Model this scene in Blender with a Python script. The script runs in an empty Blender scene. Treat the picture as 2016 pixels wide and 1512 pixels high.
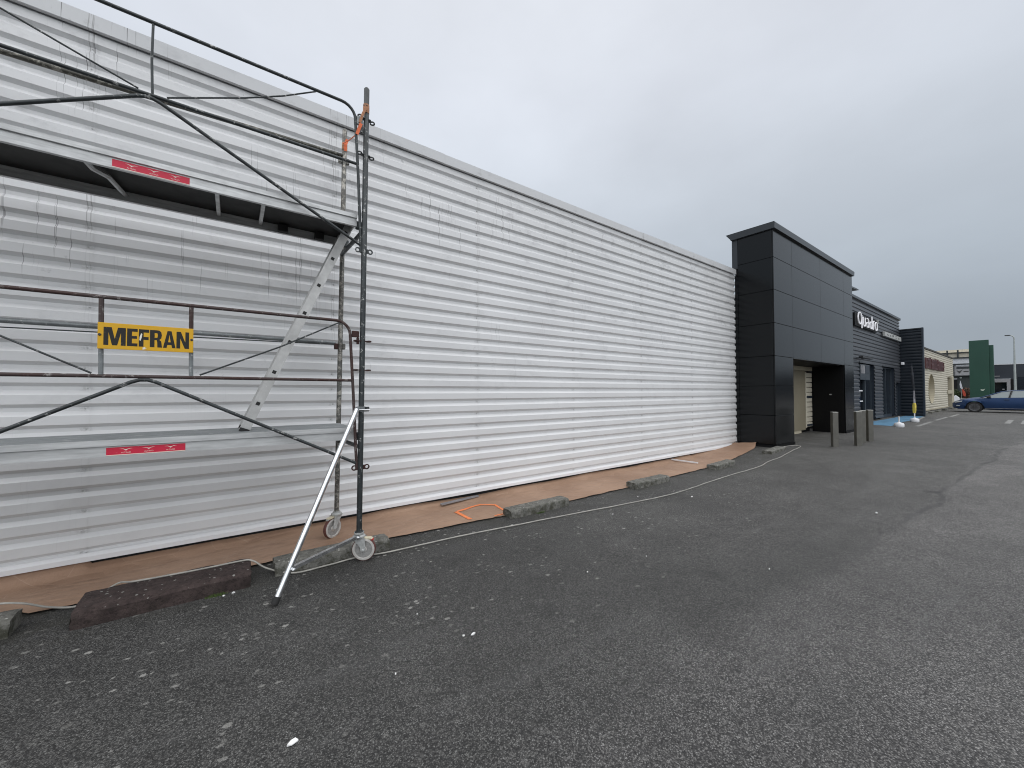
import bpy, math, random
from mathutils import Vector, Matrix, noise
R = math.radians
random.seed(7)
S = bpy.context.scene
COL = S.collection

# ------------------------------------------------------------------ camera
# X runs along the shop fronts, Y into them, Z up; the lens is an ultra wide one
F_PX, CAM_H = 757.0, 1.47
YAW, PITCH, ROLL = R(35.946), math.atan(16 / F_PX), R(-0.1)
cam = bpy.data.cameras.new('camera')
cam.sensor_width = 36.0
cam.lens = F_PX / 2016 * 36.0
cam.clip_start, cam.clip_end = 0.05, 2000
camo = bpy.data.objects.new('camera', cam)
COL.objects.link(camo)
camo.matrix_world = (Matrix.Translation((0, 0, CAM_H)) @ Matrix.Rotation(-YAW, 4, 'Z')
                     @ Matrix.Rotation(R(90) + PITCH, 4, 'X') @ Matrix.Rotation(ROLL, 4, 'Z'))
S.camera = camo

# ------------------------------------------------------------------ overcast sky
SUN_EL, SUN_AZ = R(60), R(200)          # azimuth clockwise from +Y: behind the camera
world = bpy.data.worlds.new('World')
S.world = world
world.use_nodes = True
wn, wl = world.node_tree.nodes, world.node_tree.links
wn.clear()
w_out = wn.new('ShaderNodeOutputWorld')
sky = wn.new('ShaderNodeTexSky')
sky.sky_type = 'NISHITA'
sky.sun_disc = False
sky.sun_elevation, sky.sun_rotation = SUN_EL, SUN_AZ
bg_sky = wn.new('ShaderNodeBackground')
bg_sky.inputs['Strength'].default_value = 0.05
wl.new(sky.outputs[0], bg_sky.inputs['Color'])
tc = wn.new('ShaderNodeTexCoord')
sep = wn.new('ShaderNodeSeparateXYZ')
wl.new(tc.outputs['Generated'], sep.inputs[0])
ramp = wn.new('ShaderNodeValToRGB')      # standard overcast gradient: zenith brighter than horizon
cr = ramp.color_ramp
cr.elements[0].position = 0.0
cr.elements[0].color = (0.32, 0.365, 0.415, 1)
cr.elements[1].position = 1.0
cr.elements[1].color = (0.93, 0.95, 1.0, 1)
for p, c in ((0.10, (0.385, 0.435, 0.495)), (0.25, (0.53, 0.592, 0.662)), (0.42, (0.66, 0.715, 0.79)), (0.6, (0.75, 0.79, 0.865))):
    e = cr.elements.new(p)
    e.color = (*c, 1)
wl.new(sep.outputs['Z'], ramp.inputs[0])
mp = wn.new('ShaderNodeMapping')
mp.inputs['Scale'].default_value = (1.0, 1.0, 1.9)
mp.inputs['Location'].default_value = (17.0, 9.0, 4.0)
wl.new(tc.outputs['Generated'], mp.inputs[0])
cn = wn.new('ShaderNodeTexNoise')
cn.inputs['Scale'].default_value = 1.15
cn.inputs['Detail'].default_value = 6
cn.inputs['Roughness'].default_value = 0.52
wl.new(mp.outputs[0], cn.inputs['Vector'])
mr = wn.new('ShaderNodeMapRange')
mr.inputs['From Min'].default_value, mr.inputs['From Max'].default_value = 0.3, 0.7
mr.inputs['To Min'].default_value, mr.inputs['To Max'].default_value = 0.63, 0.815
wl.new(cn.outputs['Fac'], mr.inputs['Value'])
bg_cloud = wn.new('ShaderNodeBackground')
wl.new(ramp.outputs[0], bg_cloud.inputs['Color'])
wl.new(mr.outputs[0], bg_cloud.inputs['Strength'])
wmix = wn.new('ShaderNodeMixShader')
wmix.inputs[0].default_value = 0.93
wl.new(bg_sky.outputs[0], wmix.inputs[1])
wl.new(bg_cloud.outputs[0], wmix.inputs[2])
wl.new(wmix.outputs[0], w_out.inputs['Surface'])

sun = bpy.data.lights.new('sun', 'SUN')
sun.energy, sun.angle, sun.color = 1.5, R(115), (1.0, 0.985, 0.965)
suno = bpy.data.objects.new('sun', sun)
COL.objects.link(suno)
sdir = Vector((math.sin(SUN_AZ) * math.cos(SUN_EL), math.cos(SUN_AZ) * math.cos(SUN_EL), math.sin(SUN_EL)))
suno.rotation_euler = sdir.to_track_quat('Z', 'Y').to_euler()

S.view_settings.view_transform = 'Standard'
S.view_settings.look = 'None'
S.view_settings.gamma = 1.0
S.view_settings.exposure = 0.5
S.view_settings.use_curve_mapping = False
try:
    S.cycles.max_bounces = 8
    S.cycles.use_denoising = True
    S.cycles.filter_width = 1.05
except Exception:
    pass


# ------------------------------------------------------------------ mesh helpers
class MB:
    def __init__(self):
        self.v, self.f = [], []

    def add(self, vs, fs):
        o = len(self.v)
        self.v += [tuple(p) for p in vs]
        self.f += [tuple(i + o for i in f) for f in fs]
        return self

    def box(self, a, b):
        x0, y0, z0 = a
        x1, y1, z1 = b
        return self.add([(x0, y0, z0), (x1, y0, z0), (x1, y1, z0), (x0, y1, z0), (x0, y0, z1), (x1, y0, z1), (x1, y1, z1), (x0, y1, z1)],
                        [(0, 3, 2, 1), (4, 5, 6, 7), (0, 1, 5, 4), (1, 2, 6, 5), (2, 3, 7, 6), (3, 0, 4, 7)])

    def bbox(self, a, b, c=0.004):
        """box with chamfered edges"""
        (x0, y0, z0), (x1, y1, z1) = a, b
        vs, idx = [], {}
        for i, x in enumerate((x0, x1)):
            for j, y in enumerate((y0, y1)):
                for k, z in enumerate((z0, z1)):
                    sx, sy, sz = (1 - 2 * i), (1 - 2 * j), (1 - 2 * k)
                    for ax in range(3):
                        p = [x + sx * c, y + sy * c, z + sz * c]
                        p[ax] = (x, y, z)[ax]
                        idx[(i, j, k, ax)] = len(vs)
                        vs.append(p)
        fs = []
        q = lambda *ks: fs.append(tuple(idx[k] for k in ks))
        for s in (0, 1):
            q(*[(s, j, k, 0) for j, k in ((0, 0), (1, 0), (1, 1), (0, 1))][::1 if s else -1])
            q(*[(i, s, k, 1) for i, k in ((0, 0), (1, 0), (1, 1), (0, 1))][::-1 if s else 1])
            q(*[(i, j, s, 2) for i, j in ((0, 0), (1, 0), (1, 1), (0, 1))][::1 if s else -1])
        for s in (0, 1):
            for t in (0, 1):
                q((s, t, 0, 0), (s, t, 0, 1), (s, t, 1, 1), (s, t, 1, 0))
                q((s, 0, t, 0), (s, 0, t, 2), (s, 1, t, 2), (s, 1, t, 0))
                q((0, s, t, 1), (0, s, t, 2), (1, s, t, 2), (1, s, t, 1))
        for i in (0, 1):
            for j in (0, 1):
                for k in (0, 1):
                    q((i, j, k, 0), (i, j, k, 1), (i, j, k, 2))
        return self.add(vs, fs)

    def tube(self, pts, r, n=10, cap=True):
        pts = [Vector(p) for p in pts]
        rs = r if isinstance(r, (list, tuple)) else [r] * len(pts)
        rings, prev = [], None
        for i, p in enumerate(pts):
            if i == 0:
                t = pts[1] - p
            elif i == len(pts) - 1:
                t = p - pts[i - 1]
            else:
                t = (pts[i + 1] - p).normalized() + (p - pts[i - 1]).normalized()
            t.normalize()
            if prev is None:
                a = Vector((0, 0, 1)) if abs(t.z) < 0.9 else Vector((1, 0, 0))
                u = t.cross(a).normalized()
            else:
                u = (prev - t * prev.dot(t)).normalized()
            prev = u
            w = t.cross(u)
            rings.append([p + (u * math.cos(2 * math.pi * k / n) + w * math.sin(2 * math.pi * k / n)) * rs[i] for k in range(n)])
        vs = [q for rg in rings for q in rg]
        fs = []
        for i in range(len(rings) - 1):
            for k in range(n):
                k2 = (k + 1) % n
                fs.append((i * n + k, i * n + k2, (i + 1) * n + k2, (i + 1) * n + k))
        if cap:
            fs.append(tuple(range(n - 1, -1, -1)))
            fs.append(tuple((len(rings) - 1) * n + k for k in range(n)))
        return self.add(vs, fs)

    def lathe(self, c, axis, prof, n=24, cap=True):
        """prof: list of (radius, offset along axis)"""
        c, ax = Vector(c), Vector(axis).normalized()
        a = Vector((0, 0, 1)) if abs(ax.z) < 0.9 else Vector((1, 0, 0))
        u = ax.cross(a).normalized()
        w = ax.cross(u)
        vs = []
        for r_, h in prof:
            for k in range(n):
                t = 2 * math.pi * k / n
                vs.append(c + ax * h + (u * math.cos(t) + w * math.sin(t)) * r_)
        fs = []
        for i in range(len(prof) - 1):
            for k in range(n):
                k2 = (k + 1) % n
                fs.append((i * n + k, i * n + k2, (i + 1) * n + k2, (i + 1) * n + k))
        if cap and prof[0][0] > 1e-5:
            fs.append(tuple(range(n - 1, -1, -1)))
        if cap and prof[-1][0] > 1e-5:
            fs.append(tuple((len(prof) - 1) * n + k for k in range(n)))
        return self.add(vs, fs)

    def prism(self, poly, o, u, w, d):
        """polygon (a,b) -> o+u*a+w*b, extruded by vector d"""
        o, u, w, d = Vector(o), Vector(u), Vector(w), Vector(d)
        n = len(poly)
        vs = [o + u * a + w * b for a, b in poly]
        vs += [p + d for p in vs]
        fs = [tuple(range(n - 1, -1, -1)), tuple(range(n, 2 * n))]
        fs += [(k, (k + 1) % n, n + (k + 1) % n, n + k) for k in range(n)]
        return self.add(vs, fs)

    def mesh(self, name, m, smooth=False):
        me = bpy.data.meshes.new(name)
        me.from_pydata(self.v, [], self.f)
        me.validate()
        import bmesh
        bm = bmesh.new()
        bm.from_mesh(me)
        bmesh.ops.recalc_face_normals(bm, faces=bm.faces)
        bm.to_mesh(me)
        bm.free()
        if m is not None:
            me.materials.append(m)
        if smooth:
            me.polygons.foreach_set('use_smooth', [True] * len(me.polygons))
            try:
                me.set_sharp_from_angle(angle=R(40))
            except Exception:
                pass
        return me

    def build(self, name, m, parent=None, smooth=False):
        o = bpy.data.objects.new(name, self.mesh(name, m, smooth))
        COL.objects.link(o)
        if parent is not None:
            put(o, parent)
        return o


def put(o, parent):
    """parent o while keeping its coordinates as world coordinates"""
    o.parent = parent
    o.matrix_parent_inverse = world_of(parent).inverted()


def world_of(o):
    m = o.matrix_basis.copy()
    if o.parent is not None:
        m = world_of(o.parent) @ o.matrix_parent_inverse @ m
    return m


def tag(o, label, cat, group=None):
    o['label'], o['category'] = label, cat
    if group:
        o['group'] = group
    return o


def thing(name, loc, label, cat, group=None, rz=0.0):
    o = bpy.data.objects.new(name, None)
    o.empty_display_size = 0.1
    o.location = loc
    o.rotation_euler = (0, 0, rz)
    COL.objects.link(o)
    return tag(o, label, cat, group)


def structure(o):
    o['kind'] = 'structure'
    return o


def text_mesh(s, size, bold=0.0, name='lettering', depth=0.0, spacing=1.0):
    cu = bpy.data.curves.new(name, 'FONT')
    cu.body = s
    cu.size = size
    cu.offset = bold
    cu.extrude = depth
    cu.space_character = spacing
    cu.resolution_u = 4
    ob = bpy.data.objects.new('tmp_text', cu)
    COL.objects.link(ob)
    dg = bpy.context.evaluated_depsgraph_get()
    me = bpy.data.meshes.new_from_object(ob.evaluated_get(dg))
    bpy.data.objects.remove(ob)
    bpy.data.curves.remove(cu)
    return me


def fit_text(me, x0, x1, z0, z1, y, face='-Y'):
    """scale the flat text to the rectangle and stand it up, reading along +X (or -Y for a face looking to -X)"""
    xs = [v.co.x for v in me.vertices]
    ys = [v.co.y for v in me.vertices]
    ax, bx, ay, by = min(xs), max(xs), min(ys), max(ys)
    for v in me.vertices:
        a = x0 + (v.co.x - ax) / (bx - ax) * (x1 - x0)
        b = z0 + (v.co.y - ay) / (by - ay) * (z1 - z0)
        d = v.co.z
        v.co = (a, y - d, b) if face == '-Y' else (y - d, a, b)


# ------------------------------------------------------------------ materials
class NT:
    def __init__(self, name):
        self.m = bpy.data.materials.new(name)
        self.m.use_nodes = True
        self.n, self.l = self.m.node_tree.nodes, self.m.node_tree.links
        self.b = self.n['Principled BSDF']
        self._pos = None

    def new(self, t, **kw):
        nd = self.n.new(t)
        for k, v in kw.items():
            if hasattr(nd, k):
                setattr(nd, k, v)
            else:
                nd.inputs[k].default_value = v
        return nd

    def link(self, a, b):
        self.l.new(a, b)

    def pos(self, scale=(1, 1, 1), loc=(0, 0, 0)):
        if self._pos is None:
            self._pos = self.new('ShaderNodeNewGeometry').outputs['Position']
        mpn = self.new('ShaderNodeMapping')
        mpn.inputs['Scale'].default_value = scale
        mpn.inputs['Location'].default_value = loc
        self.link(self._pos, mpn.inputs[0])
        return mpn.outputs[0]

    def noise(self, scale, detail=3, rough=0.5, sc=(1, 1, 1), loc=(0, 0, 0)):
        nd = self.new('ShaderNodeTexNoise')
        nd.inputs['Scale'].default_value = scale
        nd.inputs['Detail'].default_value = detail
        nd.inputs['Roughness'].default_value = rough
        self.link(self.pos(sc, loc), nd.inputs['Vector'])
        return nd.outputs['Fac']

    def voro(self, scale, sc=(1, 1, 1), out='Distance', feature='F1', rnd=1.0):
        nd = self.new('ShaderNodeTexVoronoi')
        nd.feature = feature
        nd.inputs['Scale'].default_value = scale
        nd.inputs['Randomness'].default_value = rnd
        self.link(self.pos(sc), nd.inputs['Vector'])
        return nd.outputs[out]

    def ramp(self, fac, a, b, lo=0.0, hi=1.0):
        nd = self.new('ShaderNodeMapRange')
        nd.inputs['From Min'].default_value, nd.inputs['From Max'].default_value = a, b
        nd.inputs['To Min'].default_value, nd.inputs['To Max'].default_value = lo, hi
        self.link(fac, nd.inputs['Value'])
        return nd.outputs[0]

    def math(self, op, a, b=None, c=None):
        nd = self.new('ShaderNodeMath')
        nd.operation = op
        for i, x in enumerate((a, b, c)):
            if x is None:
                continue
            if isinstance(x, (int, float)):
                nd.inputs[i].default_value = x
            else:
                self.link(x, nd.inputs[i])
        return nd.outputs[0]

    def mix(self, fac, a, b, mode='MIX'):
        nd = self.new('ShaderNodeMix')
        nd.data_type = 'RGBA'
        nd.blend_type = mode
        for sock, x in ((nd.inputs[0], fac), (nd.inputs[6], a), (nd.inputs[7], b)):
            if isinstance(x, (int, float)):
                sock.default_value = x
            elif isinstance(x, tuple):
                sock.default_value = (*x, 1) if len(x) == 3 else x
            else:
                self.link(x, sock)
        return nd.outputs[2]

    def axis(self, i):
        if self._pos is None:
            self._pos = self.new('ShaderNodeNewGeometry').outputs['Position']
        nd = self.new('ShaderNodeSeparateXYZ')
        self.link(self._pos, nd.inputs[0])
        return nd.outputs[i]

    def bump(self, h, strength=0.3, dist=0.01):
        nd = self.new('ShaderNodeBump')
        nd.inputs['Strength'].default_value = strength
        nd.inputs['Distance'].default_value = dist
        self.link(h, nd.inputs['Height'])
        self.link(nd.outputs[0], self.b.inputs['Normal'])

    def done(self, col=None, rough=0.5, metal=0.0, spec=0.5):
        if col is not None:
            if isinstance(col, tuple):
                self.b.inputs['Base Color'].default_value = (*col, 1)
            else:
                self.link(col, self.b.inputs['Base Color'])
        if isinstance(rough, (int, float)):
            self.b.inputs['Roughness'].default_value = rough
        else:
            self.link(rough, self.b.inputs['Roughness'])
        self.b.inputs['Metallic'].default_value = metal
        self.b.inputs['Specular IOR Level'].default_value = spec
        return self.m


def simple(name, col, rough=0.5, metal=0.0, var=0.12, scale=6.0, spec=0.5, bump=0.0):
    t = NT(name)
    n1 = t.noise(scale, 4, 0.6)
    c = t.mix(t.ramp(n1, 0.3, 0.7), tuple(x * (1 - var) for x in col), tuple(min(1, x * (1 + var)) for x in col))
    if bump:
        t.bump(t.noise(scale * 8, 3), bump, 0.004)
    return t.done(c, rough, metal, spec)


def mk_asphalt():
    t = NT('asphalt')
    x, y = t.axis(0), t.axis(1)
    cells = t.new('ShaderNodeTexVoronoi')
    cells.inputs['Scale'].default_value = 150
    t.link(t.pos(), cells.inputs['Vector'])
    sepc = t.new('ShaderNodeSeparateColor')
    t.link(cells.outputs['Color'], sepc.inputs[0])
    stone = t.math('POWER', sepc.outputs[0], 1.55)
    base = t.mix(stone, (0.0145, 0.0142, 0.0134), (0.145, 0.1425, 0.1345))
    crack = t.ramp(cells.outputs['Distance'], 0.25, 0.75)
    base = t.mix(t.math('MULTIPLY', crack, 0.75), base, (0.013, 0.013, 0.013))
    sp = t.voro(230, out='Color')
    sp2 = t.new('ShaderNodeSeparateColor')
    t.link(sp, sp2.inputs[0])
    base = t.mix(t.ramp(sp2.outputs[1], 0.93, 0.98, 0, 0.5), base, (0.30, 0.30, 0.29))
    # old / newer lane, with a wavy joint running along the lot
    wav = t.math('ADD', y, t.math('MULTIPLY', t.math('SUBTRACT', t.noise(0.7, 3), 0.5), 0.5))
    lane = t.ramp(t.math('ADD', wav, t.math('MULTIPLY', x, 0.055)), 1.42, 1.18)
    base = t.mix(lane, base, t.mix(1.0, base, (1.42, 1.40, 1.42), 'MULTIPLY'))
    base = t.mix(t.ramp(x, 1.5, 11.0), base, t.mix(1.0, base, (1.7, 1.69, 1.66), 'MULTIPLY'))  # paler with X: grazing brightness of distant ground painted into the colour
    # open joint between the two lanes
    jn = t.math('MULTIPLY', t.ramp(t.math('ABSOLUTE', t.math('SUBTRACT', lane, 0.5)), 0.22, 0.05), t.ramp(t.noise(1.3, 4), 0.36, 0.55))
    base = t.mix(t.math('MULTIPLY', jn, t.ramp(x, 3.0, 6.0, 0.0, 0.55)), base, (0.03, 0.03, 0.03))
    broad = t.math('MULTIPLY', t.ramp(t.noise(0.55, 5, 0.6), 0.3, 0.72, 0.74, 1.24), t.ramp(t.noise(2.6, 5, 0.65, loc=(9, 3, 0)), 0.34, 0.66, 0.86, 1.13))
    cc = t.new('ShaderNodeCombineColor')
    for i in range(3):
        t.link(broad, cc.inputs[i])
    base = t.mix(1.0, base, cc.outputs[0], 'MULTIPLY')
    # streaky wear along the lot further out
    # dusty pale scuffs and dark drips
    scf = t.math('MULTIPLY', t.ramp(t.noise(5.5, 6, 0.75, loc=(2, 7, 0)), 0.62, 0.74), t.ramp(t.noise(0.8, 2, loc=(1, 1, 3)), 0.46, 0.6))
    base = t.mix(t.math('MULTIPLY', scf, 0.35), base, (0.19, 0.185, 0.175))
    oil = t.math('MULTIPLY', t.ramp(t.noise(1.7, 3, 0.5, loc=(12, 4, 0)), 0.66, 0.74), t.ramp(y, 3.2, 2.4))
    base = t.mix(t.math('MULTIPLY', oil, 0.5), base, (0.016, 0.016, 0.016))
    st = t.ramp(t.noise(2.2, 4, 0.6, sc=(0.25, 1.6, 1)), 0.55, 0.8, 0, 0.25)
    base = t.mix(st, base, (0.15, 0.15, 0.148))
    # pale lichen spots near the wheel stops
    vd = t.new('ShaderNodeTexVoronoi')
    vd.inputs['Scale'].default_value = 14
    t.link(t.pos((1.0, 1.35, 1)), vd.inputs['Vector'])
    vs = t.new('ShaderNodeSeparateColor')
    t.link(vd.outputs['Color'], vs.inputs[0])
    edge = t.math('ADD', vd.outputs['Distance'], t.math('ADD', t.math('MULTIPLY', t.math('SUBTRACT', t.noise(38, 5, 0.7), 0.5), 0.62), t.math('MULTIPLY', t.math('SUBTRACT', t.noise(150, 3), 0.5), 0.3)))
    rad = t.ramp(vs.outputs[0], 0.25, 1.0, 0.05, 0.27)
    spot = t.math('MULTIPLY', t.ramp(t.math('SUBTRACT', edge, rad), 0.05, -0.05), t.ramp(vs.outputs[2], 0, 1, 0.35, 1.0))
    zone = t.math('MULTIPLY', t.ramp(y, 1.3, 2.7), t.ramp(t.noise(0.9, 3), 0.34, 0.50))
    zone = t.math('MULTIPLY', zone, t.ramp(x, 9.0, 2.0, 0.25, 1))
    keep = t.math('GREATER_THAN', vs.outputs[1], 0.22)
    spot = t.math('MULTIPLY', t.math('MULTIPLY', spot, zone), t.math('MULTIPLY', keep, 0.95))
    base = t.mix(spot, base, (0.31, 0.305, 0.285))
    # dirt and moss washed up against the wheel stops
    dirt = t.math('MULTIPLY', t.ramp(y, 3.35, 3.65), t.ramp(t.noise(4, 4), 0.4, 0.65, 0, 0.6))
    base = t.mix(dirt, base, (0.035, 0.034, 0.026))
    h = t.math('SUBTRACT', sepc.outputs[0], cells.outputs['Distance'])
    t.bump(h, 0.55, 0.006)
    return t.done(base, 0.68, 0, 0.5)


def mk_clad(name, col, dirt=0.0, gloss=0.4, streak=(0.22, 0.22, 0.23)):
    t = NT(name)
    x, z = t.axis(0), t.axis(2)
    c = t.mix(t.ramp(t.noise(1.1, 4, 0.55), 0.3, 0.7), tuple(v * 0.93 for v in col), col)
    if dirt:
        up = t.ramp(z, 0.6, 4.0, 0.22, 1.0)
        hi = t.math('MULTIPLY', t.ramp(z, 1.5, 3.4, 0.04, 1.0), t.ramp(x, 5.0, 1.0, 0.55, 1.25))
        # soft cloudy smudges
        sm = t.math('MULTIPLY', t.ramp(t.noise(3.2, 6, 0.68, sc=(1, 1, 1.4)), 0.55, 0.78), up)
        c = t.mix(t.math('MULTIPLY', sm, 0.62 * dirt), c, (0.36, 0.36, 0.37))
        # blotches with crisp edges
        bl = t.ramp(t.noise(7.0, 7, 0.72, loc=(3, 0, 5)), 0.63, 0.70)
        bl = t.math('MULTIPLY', bl, t.math('MULTIPLY', up, t.ramp(t.noise(0.9, 2, loc=(8, 2, 1)), 0.44, 0.58)))
        c = t.mix(t.math('MULTIPLY', bl, 0.75 * dirt), c, (0.32, 0.32, 0.33))
        # thin runs of dirty water: narrow in X, long in Z, broken into separate lengths
        xw = t.math('ADD', x, t.math('MULTIPLY', t.math('SUBTRACT', t.noise(2.2, 2), 0.5), 0.035))
        cmb = t.new('ShaderNodeCombineXYZ')
        t.link(t.math('MULTIPLY', xw, 42.0), cmb.inputs[0])
        t.link(t.math('MULTIPLY', z, 1.1), cmb.inputs[2])
        vn = t.new('ShaderNodeTexVoronoi')
        vn.inputs['Scale'].default_value = 1.0
        t.link(cmb.outputs[0], vn.inputs['Vector'])
        vsc = t.new('ShaderNodeSeparateColor')
        t.link(vn.outputs['Color'], vsc.inputs[0])
        cmb2 = t.new('ShaderNodeCombineXYZ')
        t.link(t.math('MULTIPLY', xw, 95.0), cmb2.inputs[0])
        t.link(t.math('MULTIPLY', z, 0.9), cmb2.inputs[2])
        n2 = t.new('ShaderNodeTexNoise')
        n2.inputs['Scale'].default_value = 1.0
        n2.inputs['Detail'].default_value = 1.0
        t.link(cmb2.outputs[0], n2.inputs['Vector'])
        line = t.ramp(n2.outputs['Fac'], 0.645, 0.69)
        zone = t.ramp(t.noise(1.15, 3, 0.6, sc=(1.5, 1, 0.8), loc=(1, 0, 2)), 0.51, 0.60)
        run = t.math('MULTIPLY', t.math('MULTIPLY', line, zone), hi)
        c = t.mix(t.math('MINIMUM', t.math('MULTIPLY', run, 0.85 * dirt), 0.9), c, (0.12, 0.12, 0.125))
        # grime beside the fixing lines every 1.87 m, with drips below the screws
        ph = t.math('PINGPONG', t.math('ADD', xw, 0.983), 0.935)
        near = t.ramp(ph, 0.055, 0.0)
        pz = t.math('PINGPONG', t.math('SUBTRACT', z, 0.169), 0.0836)
        blot = t.math('MULTIPLY', near, t.ramp(pz, 0.03, 0.004))
        blot = t.math('MULTIPLY', blot, t.ramp(t.noise(40, 4, 0.7), 0.38, 0.6))
        c = t.mix(t.math('MULTIPLY', blot, 0.5), c, (0.26, 0.255, 0.25))
        dl = t.math('MULTIPLY', t.ramp(t.math('ABSOLUTE', t.math('SUBTRACT', ph, 0.012)), 0.0045, 0.0015), t.ramp(t.noise(2.3, 3, loc=(4, 4, 4)), 0.42, 0.6))
        c = t.mix(t.math('MULTIPLY', t.math('MULTIPLY', dl, hi), 0.45), c, (0.16, 0.155, 0.15))
    t.bump(t.noise(1.2, 2, 0.5, sc=(0.6, 1, 1)), 0.03, 0.02)
    return t.done(c, gloss, 0, 0.45)


def mk_tube(name, col, splash=(0.55, 0.55, 0.53), amount=0.5, rust=0.0, metal=0.35, rough=0.45):
    t = NT(name)
    c = t.mix(t.ramp(t.noise(9, 5, 0.65), 0.32, 0.7), tuple(v * 0.65 for v in col), tuple(v * 1.35 for v in col))
    c = t.mix(t.math('MULTIPLY', t.ramp(t.noise(26, 5, 0.7, loc=(2, 1, 4)), 0.60 - 0.10 * amount, 0.70 - 0.08 * amount), 0.85), c, splash)
    if rust:
        c = t.mix(t.math('MULTIPLY', t.ramp(t.noise(3.0, 5, 0.6, loc=(7, 1, 0)), 0.44, 0.58), rust), c, (0.045, 0.018, 0.014))
    t.bump(t.noise(60, 4), 0.25, 0.002)
    return t.done(c, rough, metal, 0.5)


def mk_concrete(name, dark, light, moss=0.5, spots=0.6, thr=0.62):
    t = NT(name)
    c = t.mix(t.ramp(t.noise(14, 6, 0.65), 0.3, 0.7), dark, light)
    nz = t.new('ShaderNodeNewGeometry')
    sz = t.new('ShaderNodeSeparateXYZ')
    t.link(nz.outputs['Normal'], sz.inputs[0])
    side = t.ramp(sz.outputs[2], 0.8, 0.2, 0.35, 1.0)
    c = t.mix(t.math('MULTIPLY', t.math('MULTIPLY', t.ramp(t.noise(11, 6, 0.75, loc=(4, 0, 1)), 0.44, 0.58), moss), side), c, (0.038, 0.038, 0.022))
    c = t.mix(t.ramp(t.noise(45, 4, 0.7), 0.52, 0.62, 0, 0.5), c, tuple(v * 0.45 for v in dark))
    vd = t.new('ShaderNodeTexVoronoi')
    vd.inputs['Scale'].default_value = 34
    t.link(t.pos(), vd.inputs['Vector'])
    vs = t.new('ShaderNodeSeparateColor')
    t.link(vd.outputs['Color'], vs.inputs[0])
    edge = t.math('ADD', vd.outputs['Distance'], t.math('MULTIPLY', t.math('SUBTRACT', t.noise(120, 3), 0.5), 0.3))
    sp = t.math('MULTIPLY', t.ramp(t.math('ADD', edge, t.ramp(vs.outputs[1], 0, 1, 0.0, 0.2)), 0.33, 0.22), t.math('GREATER_THAN', vs.outputs[0], thr))
    sp = t.math('MULTIPLY', sp, t.ramp(sz.outputs[2], 0.2, 0.8))
    c = t.mix(t.math('MULTIPLY', sp, spots), c, (0.52, 0.52, 0.48))
    t.bump(t.noise(55, 6, 0.75), 1.0, 0.012)
    return t.done(c, 0.9, 0, 0.3)


def mk_paper():
    t = NT('kraft_paper')
    c = t.mix(t.ramp(t.noise(1.6, 4), 0.3, 0.7), (0.29, 0.182, 0.122), (0.385, 0.252, 0.174))
    wet = t.math('MULTIPLY', t.ramp(t.noise(2.2, 3, 0.5, sc=(0.7, 2.2, 1), loc=(5, 1, 0)), 0.56, 0.66), t.ramp(t.axis(0), 1.0, -0.3))
    c = t.mix(t.math('MULTIPLY', wet, 0.55), c, (0.13, 0.072, 0.045))
    cre = t.voro(3.2, sc=(1, 2.2, 1), out='Distance', feature='DISTANCE_TO_EDGE')
    line = t.ramp(cre, 0.012, 0.0)
    line = t.math('MULTIPLY', line, t.ramp(t.noise(3, 3), 0.40, 0.55))
    c = t.mix(t.math('MULTIPLY', line, 0.5), c, (0.46, 0.33, 0.25))
    foot = t.ramp(t.noise(7, 5, 0.7, loc=(3, 3, 3)), 0.58, 0.72, 0, 0.18)
    c = t.mix(foot, c, (0.17, 0.105, 0.072))
    drop = t.ramp(t.noise(20, 4, 0.6, sc=(1, 2.5, 1)), 0.72, 0.76)
    c = t.mix(t.math('MULTIPLY', drop, 0.6), c, (0.6, 0.55, 0.5))
    h = t.math('ADD', t.math('MULTIPLY', t.ramp(cre, 0.0, 0.25), 0.5), t.noise(9, 4, 0.6))
    t.bump(h, 0.5, 0.02)
    return t.done(c, 0.6, 0, 0.35)


def mk_deck_top():
    t = NT('worn_deck_board')
    g = t.noise(6, 5, 0.65, sc=(0.6, 9, 1))
    c = t.mix(t.ramp(g, 0.35, 0.65), (0.13, 0.145, 0.15), (0.33, 0.345, 0.35))
    c = t.mix(t.ramp(t.noise(12, 5, 0.7, sc=(0.8, 4, 1), loc=(2, 2, 2)), 0.60, 0.66, 0, 0.8), c, (0.66, 0.67, 0.67))
    return t.done(c, 0.7, 0, 0.3)


def mk_alu(name, col=(0.46, 0.47, 0.47), rough=0.42, metal=0.75, streak=True):
    t = NT(name)
    c = t.mix(t.ramp(t.noise(7, 5, 0.65, sc=(0.6, 3, 6) if streak else (1, 1, 1)), 0.32, 0.68), tuple(v * 0.78 for v in col), tuple(v * 1.15 for v in col))
    c = t.mix(t.ramp(t.noise(30, 4, 0.7, loc=(1, 5, 2)), 0.67, 0.72, 0, 0.7), c, (0.75, 0.75, 0.74))
    return t.done(c, t.ramp(t.noise(18, 3), 0.3, 0.7, rough - 0.08, rough + 0.12), metal, 0.5)


def mk_sign(name, col, scratch, amount, rough=0.45):
    t = NT(name)
    c = t.mix(t.ramp(t.noise(9, 4, 0.6), 0.35, 0.7), tuple(v * 0.9 for v in col), col)
    sc_ = t.ramp(t.noise(34, 6, 0.75, sc=(1, 1, 1.7)), 0.64, 0.68)
    c = t.mix(t.math('MULTIPLY', sc_, amount), c, scratch)
    return t.done(c, rough, 0, 0.4)


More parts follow.
